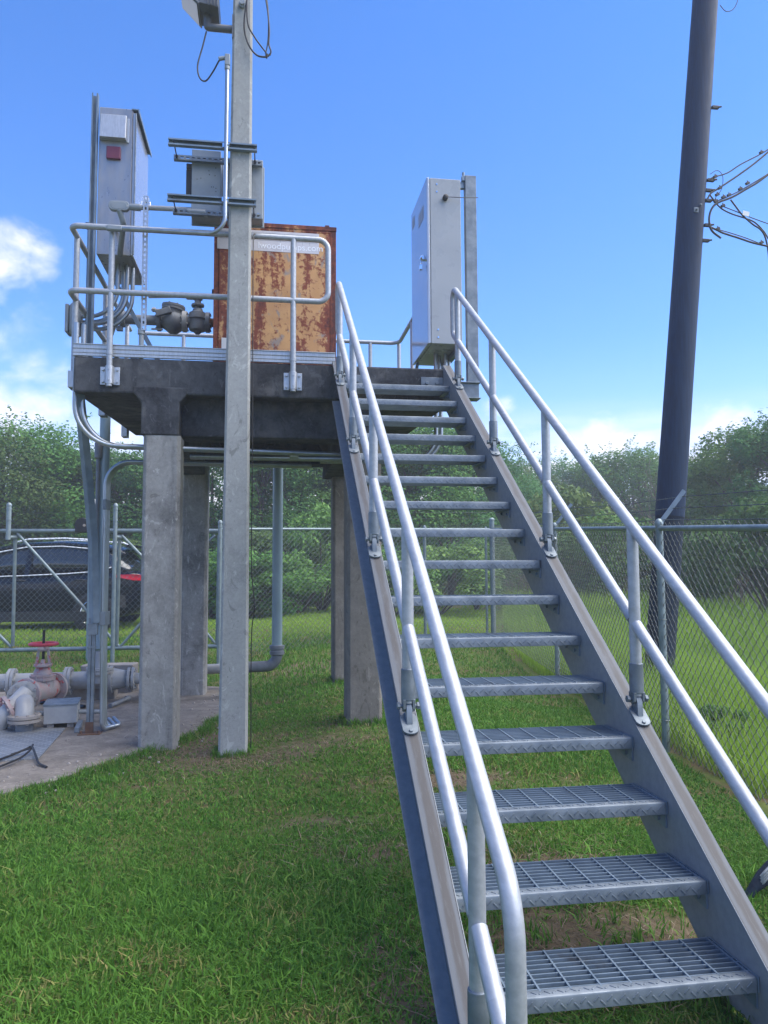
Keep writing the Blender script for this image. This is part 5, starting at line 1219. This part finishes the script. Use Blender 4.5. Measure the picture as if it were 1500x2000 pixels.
# ------------------------------------------------------------------ vegetation
def leaf_cloud(pts, nrm, size, jit, rng, aspect=.62):
    """folded leaf of two triangles per point -> numpy arrays (verts, faces)"""
    n = len(pts); d = rng.normal(size=(n, 3)); d /= np.linalg.norm(d, axis=1)[:, None]
    nn = nrm + rng.normal(size=(n, 3)) * jit; nn /= np.linalg.norm(nn, axis=1)[:, None]
    t = np.cross(nn, d); t /= (np.linalg.norm(t, axis=1)[:, None] + 1e-9); s_ = np.cross(nn, t)
    sz = (size * rng.uniform(.6, 1.35, n))[:, None]
    a = pts - t * sz * .5; c = pts + t * sz * .5; b_ = pts + s_ * sz * aspect * .5 - nn * sz * .08; e = pts - s_ * sz * aspect * .5 - nn * sz * .08
    v = np.stack([a, b_, c, e], 1).reshape(-1, 3); k = np.arange(n)[:, None] * 4
    f = np.concatenate([k + [0, 1, 2, 3]], 1); return v, f
def np_mesh(name, v, f, mat, parent=None):
    me = bpy.data.meshes.new(name); nf, k = f.shape
    me.vertices.add(len(v)); me.vertices.foreach_set('co', v.astype(np.float32).ravel())
    me.loops.add(nf * k); me.loops.foreach_set('vertex_index', f.astype(np.int32).ravel())
    me.polygons.add(nf); me.polygons.foreach_set('loop_start', np.arange(nf, dtype=np.int32) * k); me.polygons.foreach_set('loop_total', np.full(nf, k, dtype=np.int32))
    me.update(calc_edges=True); me.materials.append(M[mat]); o = bpy.data.objects.new(name, me); COL.objects.link(o)
    if parent is not None: o.parent = parent
    return o
def crown_points(rng, n, H, R, base, lobes, spread=.30, top=1.0):
    C_ = []
    for k in range(lobes):
        a = rng.uniform(0, 2 * PI); u_ = rng.uniform(0, 1) ** .8; h = base + (H - base) * (.12 + .80 * u_)
        prof = math.sin(PI * min(1, .18 + .82 * (1 - u_) ** .7)) if top < 1 else (1 - abs(u_ * 1.7 - .75) ** 2 * .42)
        rr = R * max(.15, prof) * rng.uniform(.35, .95); C_.append((rr * math.cos(a), rr * math.sin(a), h, R * rng.uniform(.20, .44)))
    C_.append((0, 0, H - R * .2, R * .26)); C_ = np.array(C_)
    w = C_[:, 3] ** 2; idx = rng.choice(len(C_), n, p=w / w.sum())
    d = rng.normal(size=(n, 3)); d /= np.linalg.norm(d, axis=1)[:, None]
    rad = C_[idx, 3] * (1 - rng.exponential(.16, n)).clip(.1, 1.15) * rng.uniform(.82, 1.12, n)
    p = C_[idx, :3] + d * rad[:, None] * [1, 1, .85]
    p[:, 2] = np.maximum(p[:, 2], .08)
    return p, d, C_
def tree_proto(seed, H, R, base, lobes, n, size, mat, name='broadleaf_tree'):
    rng = np.random.default_rng(seed); rnd = random.Random(seed)
    root = bpy.data.objects.new(name, None); COL.objects.link(root)
    p, d, C_ = crown_points(rng, n, H, R, base, lobes)
    # sprigs that break the outline
    ms = 150; per = 14; q = np.repeat(C_[rng.choice(len(C_), ms)], per, 0); dd = rng.normal(size=(ms, 3)); dd[:, 2] = np.abs(dd[:, 2]) * 1.3 + .2; dd /= np.linalg.norm(dd, axis=1)[:, None]; dd = np.repeat(dd, per, 0)
    reach = np.tile(np.linspace(.75, 1.0, per), ms) * np.repeat(rng.uniform(1.05, 1.75, ms), per)
    sp = q[:, :3] + dd * (q[:, 3] * reach)[:, None] + rng.normal(0, .045, (ms * per, 3))
    v, f = leaf_cloud(np.concatenate([p, sp]), np.concatenate([d, dd]) + [0, 0, .5], size, .55, rng)
    cr = np_mesh('crown', v, f, mat, root)
    b = MB(); lean = V((rnd.uniform(-.3, .3), rnd.uniform(-.3, .3), 0))
    tp = [V((0, 0, -.2)), V((0, 0, H * .25)) + lean * .4, V((0, 0, H * .55)) + lean, V((0, 0, H * .85)) + lean * 1.2]
    b.tube(bez(tp, 12), [.16 * H / 6 * (1 - i / 14) for i in range(len(bez(tp, 12)))], 8)
    for c in C_[:14]:
        s_ = V((0, 0, c[2] * .5)) + lean * .6; e = V(c[:3]); md = s_.lerp(e, .5) + V((rnd.uniform(-.2, .2), rnd.uniform(-.2, .2), .25))
        pp = bez([s_, md, e], 6); b.tube(pp, [.055 * H / 6 * (1 - .8 * i / (len(pp) - 1)) for i in range(len(pp))], 5)
    b.build('trunk', 'bark', root)
    return root
protos = {
    'a': tree_proto(1, 6.0, 2.2, .4, 30, 21000, .10, 'leaf'),
    'b': tree_proto(2, 6.0, 2.4, .3, 26, 21000, .098, 'leafdark'),
    'c': tree_proto(3, 6.0, 2.0, .9, 22, 18000, .105, 'leaf'),
    'd': tree_proto(4, 6.0, 2.6, .2, 30, 21000, .098, 'leafolive'),
    'e': tree_proto(5, 6.0, 2.1, .2, 24, 21000, .098, 'leafdark'),
}
used = set()
def put(proto, x, D, H, rz, label, cat, group=None, wide=1.0, nm=None, zoff=0):
    src = protos[proto]
    o = src if proto not in used else copy_tree(src); used.add(proto)
    if nm: o.name = nm
    p = gnd(x, D, zoff); o.location = p; s_ = H / 6.0; o.scale = (s_ * wide, s_ * wide, s_); o.rotation_euler = (0, 0, rz)
    tag(o, label, cat, group); return o
G = 'trees beyond the fence'
TREES = [
    ('d', -55, 23, 6.0, 'tree at the far left edge behind the left end of the gate'),
    ('a', 22, 24, 6.2, 'tall feathery tree at the far left, highest crown left of the deck'),
    ('b', 105, 27, 5.7, 'rounded dark tree behind the roof of the parked car'),
    ('a', 190, 26, 5.7, 'tree seen behind the long strut post left of the concrete legs'),
    ('e', 255, 25, 5.5, 'dark tree between the riser pipe and the front left concrete leg'),
    ('c', 330, 28, 5.8, 'tree hidden mostly behind the front left concrete leg'),
    ('b', 415, 25, 5.6, 'dark tree between the left leg and the concrete light pole'),
    ('e', 500, 24, 5.9, 'dense tree right of the light pole under the deck'),
    ('a', 575, 25, 5.8, 'tree behind the blue grey vertical pipe under the deck'),
    ('b', 650, 27, 6.0, 'dark tree behind the right concrete legs'),
    ('c', 735, 26, 6.0, 'tree seen through the stairs beside the left handrail'),
    ('a', 815, 25, 6.1, 'tree seen between the middle stair treads'),
    ('e', 885, 26, 6.0, 'dark tree seen through the upper treads near the right stringer'),
    ('b', 950, 30, 6.1, 'tree whose top pokes above the right stringer'),
    ('d', 1010, 38, 6.2, 'low hazy tree between the right stringer and the stanchion'),
    ('b', 1085, 40, 6.6, 'tree behind the tallest part of the right handrail'),
    ('e', 1160, 37, 5.8, 'tree in the dip of the treeline right of the stairs'),
    ('a', 1235, 35, 6.3, 'broad tree just left of the utility pole'),
    ('d', 1330, 36, 6.0, 'tree partly hidden behind the utility pole'),
    ('b', 1400, 34, 5.6, 'tree just right of the utility pole'),
    ('c', 1462, 23, 5.4, 'tall leafy tree at the right edge with sprays against the sky'),
    ('e', 1545, 21, 5.6, 'dark tree at the right edge behind the cable loops'),
]
for i, (k, x, D, H, lab) in enumerate(TREES): put(k, x, D, H * (.92 if x < 700 else .97), i * 1.7, lab, 'tree', G, 1.12 + .12 * math.sin(i * 2.3))
# shrubs in front of the wood
def shrub_proto(seed, n, size, mat, name='leafy_shrub', H=2.0, R=1.2, lobes=16):
    rng = np.random.default_rng(seed); root = bpy.data.objects.new(name, None); COL.objects.link(root)
    p, d, C_ = crown_points(rng, n, H, R, .1, lobes); v, f = leaf_cloud(p, d + [0, 0, .5], size, .6, rng); np_mesh('foliage', v, f, mat, root)
    b = MB()
    for c in C_[:9]: b.tube([V((0, 0, -.1)), V((c[0] * .4, c[1] * .4, c[2] * .5)), V(c[:3])], [.03, .02, .008], 5)
    b.build('stem', 'bark', root); return root
sp = {'sl': shrub_proto(21, 5200, .10, 'leaflight'), 'sg': shrub_proto(22, 5600, .10, 'leaf'), 'so': shrub_proto(23, 4600, .085, 'leafolive'), 'sd': shrub_proto(24, 5600, .11, 'leafdark')}
protos.update(sp)
def put_s(k, x, D, H, w, lab, i): 
    k = 's' + k; src = protos[k]; o = src if k not in used else copy_tree(src); used.add(k); p = gnd(x, D); o.location = p; o.scale = (H / 2 * w, H / 2 * w, H / 2); o.rotation_euler = (0, 0, i * 1.3); tag(o, lab, 'shrub', 'shrubs along the edge of the wood')
SHR = [
    ('l', 1130, 24, 3.6, .95, 'bright green shrub between the two right handrail stanchions'),
    ('g', 1190, 22, 2.4, 1.2, 'dark spreading shrub below the bright green one, behind the fence'),
    ('g', 1030, 27, 2.6, 1.1, 'green shrub left of the bright shrub beside the right stringer'),
    ('l', 628, 19.5, 2.7, .75, 'light feathery shrub left of the right concrete legs'),
    ('g', 585, 18.5, 1.3, 1.7, 'low vine covered mound under the light feathery shrub'),
    ('o', 535, 20, 2.2, 1.1, 'olive scrub behind the vertical pipe'),
    ('g', 480, 18.5, 1.5, 1.5, 'low green mound right of the concrete light pole'),
    ('g', 410, 18.5, 1.6, 1.4, 'low green mound between the left leg and the light pole'),
    ('l', 850, 19, 1.7, 1.5, 'light green mound seen under the middle treads'),
    ('g', 770, 19, 1.6, 1.4, 'green mound seen through the stairs by the left stringer'),
    ('o', 930, 21, 2.0, 1.2, 'olive shrub at the fence corner post'),
    ('l', 345, 20, 1.8, 1.2, 'pale green shrub behind the front left leg'),
    ('o', 100, 21, 2.0, 1.5, 'olive shrub line behind the parked car'),
    ('l', 150, 20.5, 1.9, 1.1, 'yellowish shrub right of the car roof beside the latch box'),
    ('o', 20, 21, 1.9, 1.4, 'olive shrub behind the car windscreen'),
    ('o', 255, 20, 2.0, 1.1, 'scrubby shrub above the tail of the car'),
    ('o', 1270, 26, 2.0, 1.5, 'olive scrub behind the fence post arm'),
    ('d', 1370, 20, 2.4, 1.1, 'dark shrub just right of the utility pole'),
    ('o', 1440, 23, 2.8, 1.3, 'tangled grey green scrub right of the utility pole'),
    ('d', 1510, 16, 2.6, 1.0, 'dark shrub at the right edge behind the fence'),
]
SHR.append(('d', 1402, 6.35, .34, 1.1, 'small dark brush heap on the ground right of the fence post'))
for i, (k, x, D, H, w, lab) in enumerate(SHR): put_s(k, x, D, H, w, lab, i)
# the wood behind, one mass
rng = np.random.default_rng(77); pts = []; nr = []
for k in range(150):
    x = rng.uniform(-420, 1950); D = rng.uniform(33, 50); c = gnd(x, D); h = rng.uniform(2.6, 4.3); R = rng.uniform(1.2, 2.4)
    m = 620; d = rng.normal(size=(m, 3)); d /= np.linalg.norm(d, axis=1)[:, None]; d[:, 2] = np.abs(d[:, 2]) * 1.0
    q = np.array([c.x, c.y, c.z + h - R * .8]) + d * R * rng.uniform(.75, 1.1, (m, 1)); pts.append(q); nr.append(d)
    m2 = 260; q = np.array([c.x, c.y, c.z]) + np.stack([rng.normal(0, R * .6, m2), rng.normal(0, R * .4, m2), rng.uniform(0, h * .8, m2)], 1); pts.append(q); nr.append(rng.normal(size=(m2, 3)))
v, f = leaf_cloud(np.concatenate(pts), np.concatenate(nr) + [0, 0, .4], .20, .5, rng)
tag(np_mesh('distant_wood', v, f, 'leafdark'), 'dense wood closing the view behind the nearer trees', 'wood', kind='stuff')
# bare sapling and dry twigs
def twiggy(name, x, D, H, n, label, mat='drystem', seed=5, spread=.5):
    rnd = random.Random(seed); b = MB(); o = gnd(x, D)
    def grow(p, d, L, r, lv):
        q = p + d * L; mid_ = p.lerp(q, .5) + V((rnd.uniform(-1, 1), rnd.uniform(-1, 1), 0)) * L * .08; b.tube([p, mid_, q], [r, r * .8, r * .55], 4, caps=False)
        if lv == 0: return
        for _ in range(3 if lv > 1 else 2):
            nd = (d + V((rnd.uniform(-1, 1), rnd.uniform(-1, 1), rnd.uniform(-.1, .6))) * spread).normalized(); grow(p.lerp(q, rnd.uniform(.5, 1)), nd, L * rnd.uniform(.5, .8), r * .55, lv - 1)
    for _ in range(n): grow(o + V((rnd.uniform(-.5, .5), rnd.uniform(-.3, .3), -.1)), V((rnd.uniform(-.3, .3), rnd.uniform(-.3, .3), 1)).normalized(), H * rnd.uniform(.3, .42), .03 * H / 4, 4)
    return tag(b.build(name, mat, smooth=False), label, 'sapling')
twiggy('bare_sapling', 1362, 27, 6.6, 2, 'bare twiggy sapling against the sky right of the utility pole', seed=3)
twiggy('dry_scrub', 1440, 19, 2.6, 6, 'dry leafless scrub tangled behind the right end of the fence', seed=9, spread=.8)
twiggy('dry_scrub', 1180, 33, 5.6, 2, 'thin bare sapling in the treeline above the bright shrub', seed=14)
twiggy('dry_scrub', 600, 20, 2.2, 4, 'dead branches in the gap under the deck left of the feathery shrub', seed=12, spread=.7)
# ------------------------------------------------------------------ grass
def vfun(fn, X, Y): return np.array([fn(float(a), float(b_)) for a, b_ in zip(X, Y)])
def gz_np(X, Y):
    s3 = lambda t, a, b_: (lambda u_: u_ * u_ * (3 - 2 * u_))(np.clip((t - a) / (b_ - a), 0, 1))
    a = 0.17 * s3(X, -1.0, .25) * s3(Y, 2.2, 4.0) * (1 - s3(X, 1.2, 2.6)) * (1 - .5 * s3(Y, 6, 8))
    return a + .36 * s3(Y, 7.6, 12.5) + .02 * np.sin(X * 1.3 + .4) * np.sin(Y * .9) + 1.2 * s3(X * .8 + Y * .5, 16, 42)
PP = np.array(PADPOLY)
def pad_np(X, Y):
    c = np.zeros(len(X), bool); n = len(PP); j = n - 1
    for i in range(n):
        xi, yi = PP[i]; xj, yj = PP[j]
        with np.errstate(divide='ignore', invalid='ignore'):
            c ^= ((yi > Y) != (yj > Y)) & (X < (xj - xi) * (Y - yi) / (yj - yi) + xi)
        j = i
    return c
def vnoise(X, Y, s, seed):
    r = np.random.default_rng(seed); T = r.uniform(0, 1, (64, 64)); x, y = X * s + 500, Y * s + 500
    i, j = np.floor(x).astype(int), np.floor(y).astype(int); u_, w = x - i, y - j; u_ = u_ * u_ * (3 - 2 * u_); w = w * w * (3 - 2 * w)
    g_ = lambda a, b_: T[a % 64, b_ % 64]
    return (g_(i, j) * (1 - u_) + g_(i + 1, j) * u_) * (1 - w) + (g_(i, j + 1) * (1 - u_) + g_(i + 1, j + 1) * u_) * w
def sample(rng, n, D0, D1, px0=-60, px1=1560, pw=1.0):
    D = (D0 ** (2 * pw) + rng.uniform(0, 1, n) * (D1 ** (2 * pw) - D0 ** (2 * pw))) ** (1 / (2 * pw)); x = rng.uniform(px0, px1, n)
    s_ = (x - 750) / F
    X = CAM.x + D * (FW.x + RT.x * s_); Y = CAM.y + D * (FW.y + RT.y * s_)
    return X, Y, D
def blades(rng, X, Y, h, w, lean, flat=0.0):
    n = len(X); Z = gz_np(X, Y) - .004; a = rng.uniform(0, 2 * PI, n); la = rng.uniform(0, 2 * PI, n); ln = np.abs(rng.normal(0, lean, n)) + .1
    ux, uy = np.cos(a), np.sin(a); lx, ly = np.cos(la) * ln, np.sin(la) * ln
    def pt(t, side, wf):
        z = h * t * (1 - .25 * ln * t) * (1 - flat); off = h * t * t
        return np.stack([X + ux * w * side * wf + lx * off, Y + uy * w * side * wf + ly * off, Z + z], 1)
    v = np.stack([pt(0, -1, .5), pt(0, 1, .5), pt(.55, 1, .46), pt(.55, -1, .46), pt(1.0, 1, .08), pt(1.0, -1, .08)], 1).reshape(-1, 3)
    k = np.arange(n)[:, None] * 6; f = np.concatenate([k + [0, 1, 2, 3], k + [3, 2, 4, 5]], 0); return v, f
rng = np.random.default_rng(5)
VV, FF = [], []; off = 0
def put_blades(X, Y, h, w, lean, flat=0.0):
    global off
    v, f = blades(rng, X, Y, h, w, lean, flat); VV.append(v); FF.append(f + off); off += len(v)
LEGS = [(-1.642, -1.338, 4.25, 4.56), (.06, .365, 4.28, 4.58), (-1.615, -1.315, 6.92, 7.22), (.16, .46, 6.92, 7.22), (pb0.x, pb1.x, Yo, Yo + .22)]
def clear(X, Y):
    k = ~pad_np(X, Y)
    for x0, x1, y0, y1 in LEGS: k &= ~((X > x0 - .01) & (X < x1 + .01) & (Y > y0 - .01) & (Y < y1 + .01))
    return k
# thin and bare patches: worn under the stairs, by the legs and on the pad edge
def cover(X, Y):
    c = .35 + 1.05 * vnoise(X, Y, 1.5, 3) + .55 * vnoise(X, Y, 5, 4) - .25
    worn = 1.3 * np.exp(-(((X - .55) / .62) ** 2 + ((Y - .62) / .38) ** 2)) + np.exp(-(((X - .7) / .5) ** 2 + ((Y - 1.42) / .2) ** 2)) + np.exp(-(((X - .62) / .4) ** 2 + ((Y - 2.85) / .18) ** 2)) + .7 * np.exp(-(((X + .05) / .3) ** 2 + ((Y - 1.75) / .22) ** 2)) + .6 * np.exp(-(((X + .35) / .4) ** 2 + ((Y - 2.3) / .16) ** 2)) + np.exp(-(((X + .3) / .75) ** 2 + ((Y - 3.75) / .5) ** 2)) * .55 + np.exp(-(((X + 1.15) / .25) ** 2 + ((Y - 4.6) / 1.0) ** 2)) * .75 + np.exp(-(((X + .12) / .2) ** 2 + ((Y - .2) / 1.2) ** 2)) * .45
    return np.clip(c - worn, .06, 1)
def lawn_side(X, Y):     # inside the fences
    t = (X - rc.x) * dirr.x + (Y - rc.y) * dirr.y
    ex = rc.x + dirr.x * t
    return X < ex - .05
for n, D0, D1, h0, h1, w, ln in ((135000, 1.9, 4.6, .015, .041, .0068, 1.0), (115000, 4.6, 8.2, .02, .046, .0092, .9), (60000, 8.2, 13.5, .03, .065, .012, .7)):
    X, Y, D = sample(rng, n, D0, D1); keep = clear(X, Y) & lawn_side(X, Y) & (rng.uniform(0, 1, n) < cover(X, Y)) & (Y < 11.6); X, Y = X[keep], Y[keep]
    lush = vnoise(X, Y, .9, 8); h = rng.uniform(h0, h1, len(X)) * (.65 + .9 * lush); put_blades(X, Y, h, w * rng.uniform(.6, 1.3, len(X)), ln)
# broad leaved tufts
X, Y, D = sample(rng, 1300, 2.0, 6.5); keep = clear(X, Y) & lawn_side(X, Y) & (vnoise(X, Y, .9, 8) > .48); X, Y = X[keep], Y[keep]
X = np.repeat(X, 9) + rng.normal(0, .03, len(X) * 9); Y = np.repeat(Y, 9) + rng.normal(0, .03, len(Y) * 9); put_blades(X, Y, rng.uniform(.04, .085, len(X)), rng.uniform(.006, .011, len(X)), .7)
# taller fringe at the pad edge, posts and pipes
E_ = PP[:len(ed)]; k = rng.integers(0, len(ed) - 1, 5200); t = rng.uniform(0, 1, 5200)[:, None]; Q = E_[k] * (1 - t) + E_[k + 1] * t; Q = Q + np.abs(rng.normal(0, .07, (5200, 1))) * np.array([[.75, -.6]]) ; put_blades(Q[:, 0], Q[:, 1], rng.uniform(.03, .085, 5200), rng.uniform(.004, .007, 5200), .6)
for x0, x1, y0, y1 in LEGS[1:]:
    n = 420; s_ = rng.integers(0, 3, n); X = np.where(s_ == 0, x0 - np.abs(rng.normal(0, .02, n)) - .005, np.where(s_ == 1, x1 + np.abs(rng.normal(0, .02, n)) + .005, rng.uniform(x0, x1, n))); Y = np.where(s_ == 2, y0 - np.abs(rng.normal(0, .02, n)) - .005, rng.uniform(y0, y1, n)); kk = ~pad_np(X, Y); put_blades(X[kk], Y[kk], rng.uniform(.04, .09, kk.sum()), np.full(kk.sum(), .006), .4)
tag(np_mesh('lawn_grass', np.concatenate(VV), np.concatenate(FF), 'lawn'), 'mown green lawn with dry patches round the stairs and legs', 'grass', kind='stuff')
# meadow outside the fences
VV, FF, off = [], [], 0
for n, D0, D1, px0, px1, h0, h1, w, ln in ((42000, 5.0, 14, 1000, 1640, .12, .42, .009, .35), (45000, 14, 34, 980, 1640, .2, .55, .016, .3), (60000, 12.0, 22, -120, 1000, .03, .08, .013, .7), (15000, 22, 40, 900, 1640, .35, .8, .03, .3)):
    X, Y, D = sample(rng, n, D0, D1, px0, px1, .8); keep = ~(lawn_side(X, Y) & (Y < 10.8)) & ~pad_np(X, Y); 
    if D1 < 15: keep &= ~lawn_side(X - .12, Y)
    X, Y = X[keep], Y[keep]; h = rng.uniform(h0, h1, len(X)) * (.5 + vnoise(X, Y, .5, 12)); put_blades(X, Y, h, w * rng.uniform(.6, 1.3, len(X)), ln)
tag(np_mesh('meadow_grass', np.concatenate(VV), np.concatenate(FF), 'field'), 'tall sunlit meadow grass outside the chain link fence', 'grass', kind='stuff')
VV, FF, off = [], [], 0
X, Y, D = sample(rng, 9000, 24, 34, 985, 1640); h = rng.uniform(.5, 1.5, len(X)) * (.4 + vnoise(X, Y, .3, 15)); put_blades(X, Y, h, rng.uniform(.012, .03, len(X)), .25)
tag(np_mesh('dry_weeds', np.concatenate(VV), np.concatenate(FF), 'dryweed'), 'tall pale dry weeds along the far side of the meadow', 'weeds', kind='stuff')
# dry clippings and twigs lying about
n = 7500; VV, FF, off = [], [], 0
cx_ = np.array([.5, .7, -.9, -1.35, -.3, .62, -.05]); cy_ = np.array([.62, 1.42, 3.75, 4.0, 4.0, 2.85, 1.75]); sx_ = np.array([.5, .4, .35, .3, .6, .35, .3]); sy_ = np.array([.33, .2, .25, .28, .35, .2, .3])
k = rng.integers(0, 7, n); X = cx_[k] + rng.normal(0, 1, n) * sx_[k]; Y = cy_[k] + rng.normal(0, 1, n) * sy_[k]; kk = clear(X, Y); X, Y = X[kk], Y[kk]
put_blades(X, Y, rng.uniform(.03, .11, len(X)), rng.uniform(.003, .006, len(X)), 1.0, .75)
b = MB(); pe = PP[:len(ed)]
k = rng.integers(0, len(ed) - 1, 1100); Q = pe[k] + rng.normal(0, .07, (1100, 2)) + [[.0, .03]]; put_blades(Q[:, 0], Q[:, 1], rng.uniform(.03, .10, 1100), rng.uniform(.003, .006, 1100), 1.0, .6); 
o = np_mesh('dry_clippings', np.concatenate(VV), np.concatenate(FF), 'litter'); o.location.z = .012; tag(o, 'dry grass clippings and straw along the pad edge and under the stairs', 'clippings', kind='stuff')
b = MB()
for k in range(90):
    q = pe[rng.integers(6, len(ed) - 1)] + rng.normal(0, .16, 2); z = PADZ if in_pad(q[0], q[1]) else ground_z(q[0], q[1]) + .01
    r_ = rng.uniform(.005, .016); b.lathe((q[0], q[1], z - r_ * .3), (rng.normal() * .4, rng.normal() * .4, 1), [(0, r_ * .7), (r_ * .6, r_), (r_ * 1.2, r_ * .5)], 6)
for k in range(60):
    q = (rng.uniform(-2.6, -1.4), rng.uniform(3.3, 5.6)); 
    if in_pad(*q): r_ = rng.uniform(.003, .009); b.lathe((q[0], q[1], PADZ - r_ * .3), (0, 0, 1), [(0, r_ * .7), (r_ * .6, r_), (r_ * 1.2, r_ * .5)], 6)
tag(b.build('gravel_bits', 'rubble', smooth=False), 'small stones and crumbs scattered on the pad edge', 'gravel', kind='stuff')

# ------------------------------------------------------------------ sky, sun, camera
SUN_EL, SUN_AZ = math.radians(56), math.radians(104)      # azimuth from +Y towards +X
w = bpy.data.worlds.new('World'); S.world = w; w.use_nodes = True; nt = w.node_tree; nt.nodes.clear()
sky = nt.nodes.new('ShaderNodeTexSky'); sky.sky_type = 'NISHITA'; sky.sun_disc = False; sky.sun_elevation = SUN_EL; sky.sun_rotation = SUN_AZ
sky.air_density = 1.0; sky.dust_density = .6; sky.ozone_density = 2.2; sky.altitude = 0
tc = nt.nodes.new('ShaderNodeTexCoord'); dirv = tc.outputs['Generated']
def dirof(x, y): return ray(x, y).normalized()
def blob(x, y, rad):
    vm = nt.nodes.new('ShaderNodeVectorMath'); vm.operation = 'DISTANCE'; nt.links.new(dirv, vm.inputs[0]); vm.inputs[1].default_value = dirof(x, y)
    return ramp(nt, vm.outputs['Value'], rad, rad * .15)
nz = noise(nt, coords(nt, (7, 7, 11), 'Generated'), 1.6, 8, .58, .25)
acc = None
for (x, y, r) in ((20, 485, .07), (85, 505, .045), (40, 775, .15), (120, 745, .09), (-90, 510, .06), (-130, 800, .12), (60, 850, .10), (250, 830, .07), (970, 810, .05), (1020, 850, .06), (1180, 860, .07), (1430, 850, .08), (75, 720, .06), (-420, 500, .3), (2300, 700, .3)):
    q = blob(x, y, r); acc = q if acc is None else math_(nt, 'MAXIMUM', acc, q)
sepd = nt.nodes.new('ShaderNodeSeparateXYZ'); nt.links.new(dirv, sepd.inputs[0]); dz = sepd.outputs[2]
band = math_(nt, 'MULTIPLY', ramp(nt, dz, .22, .12), ramp(nt, dz, -.02, .06))
cl = math_(nt, 'ADD', acc, math_(nt, 'MULTIPLY', math_(nt, 'SUBTRACT', nz, .5), 2.1))
mask = math_(nt, 'MULTIPLY', ramp(nt, cl, .50, 1.5, 0, .88), ramp(nt, acc, .02, .3))
nb = noise(nt, coords(nt, (3, 3, 22), 'Generated'), 1.5, 6, .55)
haze_ = math_(nt, 'MULTIPLY', math_(nt, 'MULTIPLY', band, ramp(nt, nb, .30, .58)), .8)
mask = math_(nt, 'MAXIMUM', mask, haze_)
shade_ = noise(nt, coords(nt, (9, 9, 14), 'Generated'), 1.2, 6, .6)
CLB = 5.6
ccol = mix(nt, ramp(nt, shade_, .38, .62), (CLB * .80, CLB * .80, CLB * .92), (CLB * 1.02, CLB * .96, CLB * .98))
tcol = mix(nt, ramp(nt, dz, .02, .75), (.50, .72, 1.09), (.31, .61, 1.02))
tint = mix(nt, 1.0, sky.outputs[0], tcol, 'MULTIPLY')
tint = mix(nt, ramp(nt, dz, .30, .04, 0, .5), tint, (CLB * .56, CLB * .68, CLB * .92))
col = mix(nt, mask, tint, ccol)
bgn = nt.nodes.new('ShaderNodeBackground'); bgn.inputs[1].default_value = .11; nt.links.new(col, bgn.inputs[0])
ow = nt.nodes.new('ShaderNodeOutputWorld'); nt.links.new(bgn.outputs[0], ow.inputs[0])
L = bpy.data.lights.new('sun', 'SUN'); L.energy = 2.9; L.angle = math.radians(75); L.color = (1, .91, .76)
so = bpy.data.objects.new('sun', L); COL.objects.link(so)
sdv = V((math.sin(SUN_AZ) * math.cos(SUN_EL), math.cos(SUN_AZ) * math.cos(SUN_EL), math.sin(SUN_EL))); so.rotation_euler = (-sdv).to_track_quat('-Z', 'Y').to_euler()
so.location = (20, 12, 20)
cam = bpy.data.cameras.new('camera'); co = bpy.data.objects.new('camera', cam); COL.objects.link(co); S.camera = co
cam.sensor_fit = 'VERTICAL'; cam.sensor_height = 24; cam.lens = F / 2000 * 24; cam.clip_start = .05; cam.clip_end = 2000
Mx = Matrix((RT, UP, -FW)).transposed().to_4x4(); Mx.translation = CAM; co.matrix_world = Mx
S.view_settings.view_transform = 'Standard'; S.view_settings.look = 'None'; S.view_settings.exposure = EXPO; S.view_settings.gamma = 1
S.cycles.max_bounces = 6; S.cycles.diffuse_bounces = 3; S.cycles.glossy_bounces = 3; S.cycles.transmission_bounces = 4; S.cycles.transparent_max_bounces = 6
S.cycles.use_denoising = True; S.cycles.sample_clamp_indirect = 4
# thin morning haze: one box round the camera and everything in it
hz_ = bpy.data.materials.new('thin_haze'); hz_.use_nodes = True; hn = hz_.node_tree; hn.nodes.clear()
pv_ = hn.nodes.new('ShaderNodeVolumePrincipled'); pv_.inputs['Color'].default_value = (.86, .92, 1, 1); pv_.inputs['Density'].default_value = .0034; pv_.inputs['Anisotropy'].default_value = .2
oo_ = hn.nodes.new('ShaderNodeOutputMaterial'); hn.links.new(pv_.outputs[0], oo_.inputs['Volume']); M['haze'] = hz_
b = MB(); b.box(-270, 270, -125, 305, -1.4, 10.5); hb = b.build('haze', 'haze', smooth=False); tag(hb, 'thin pale haze filling the air', 'haze', kind='stuff')
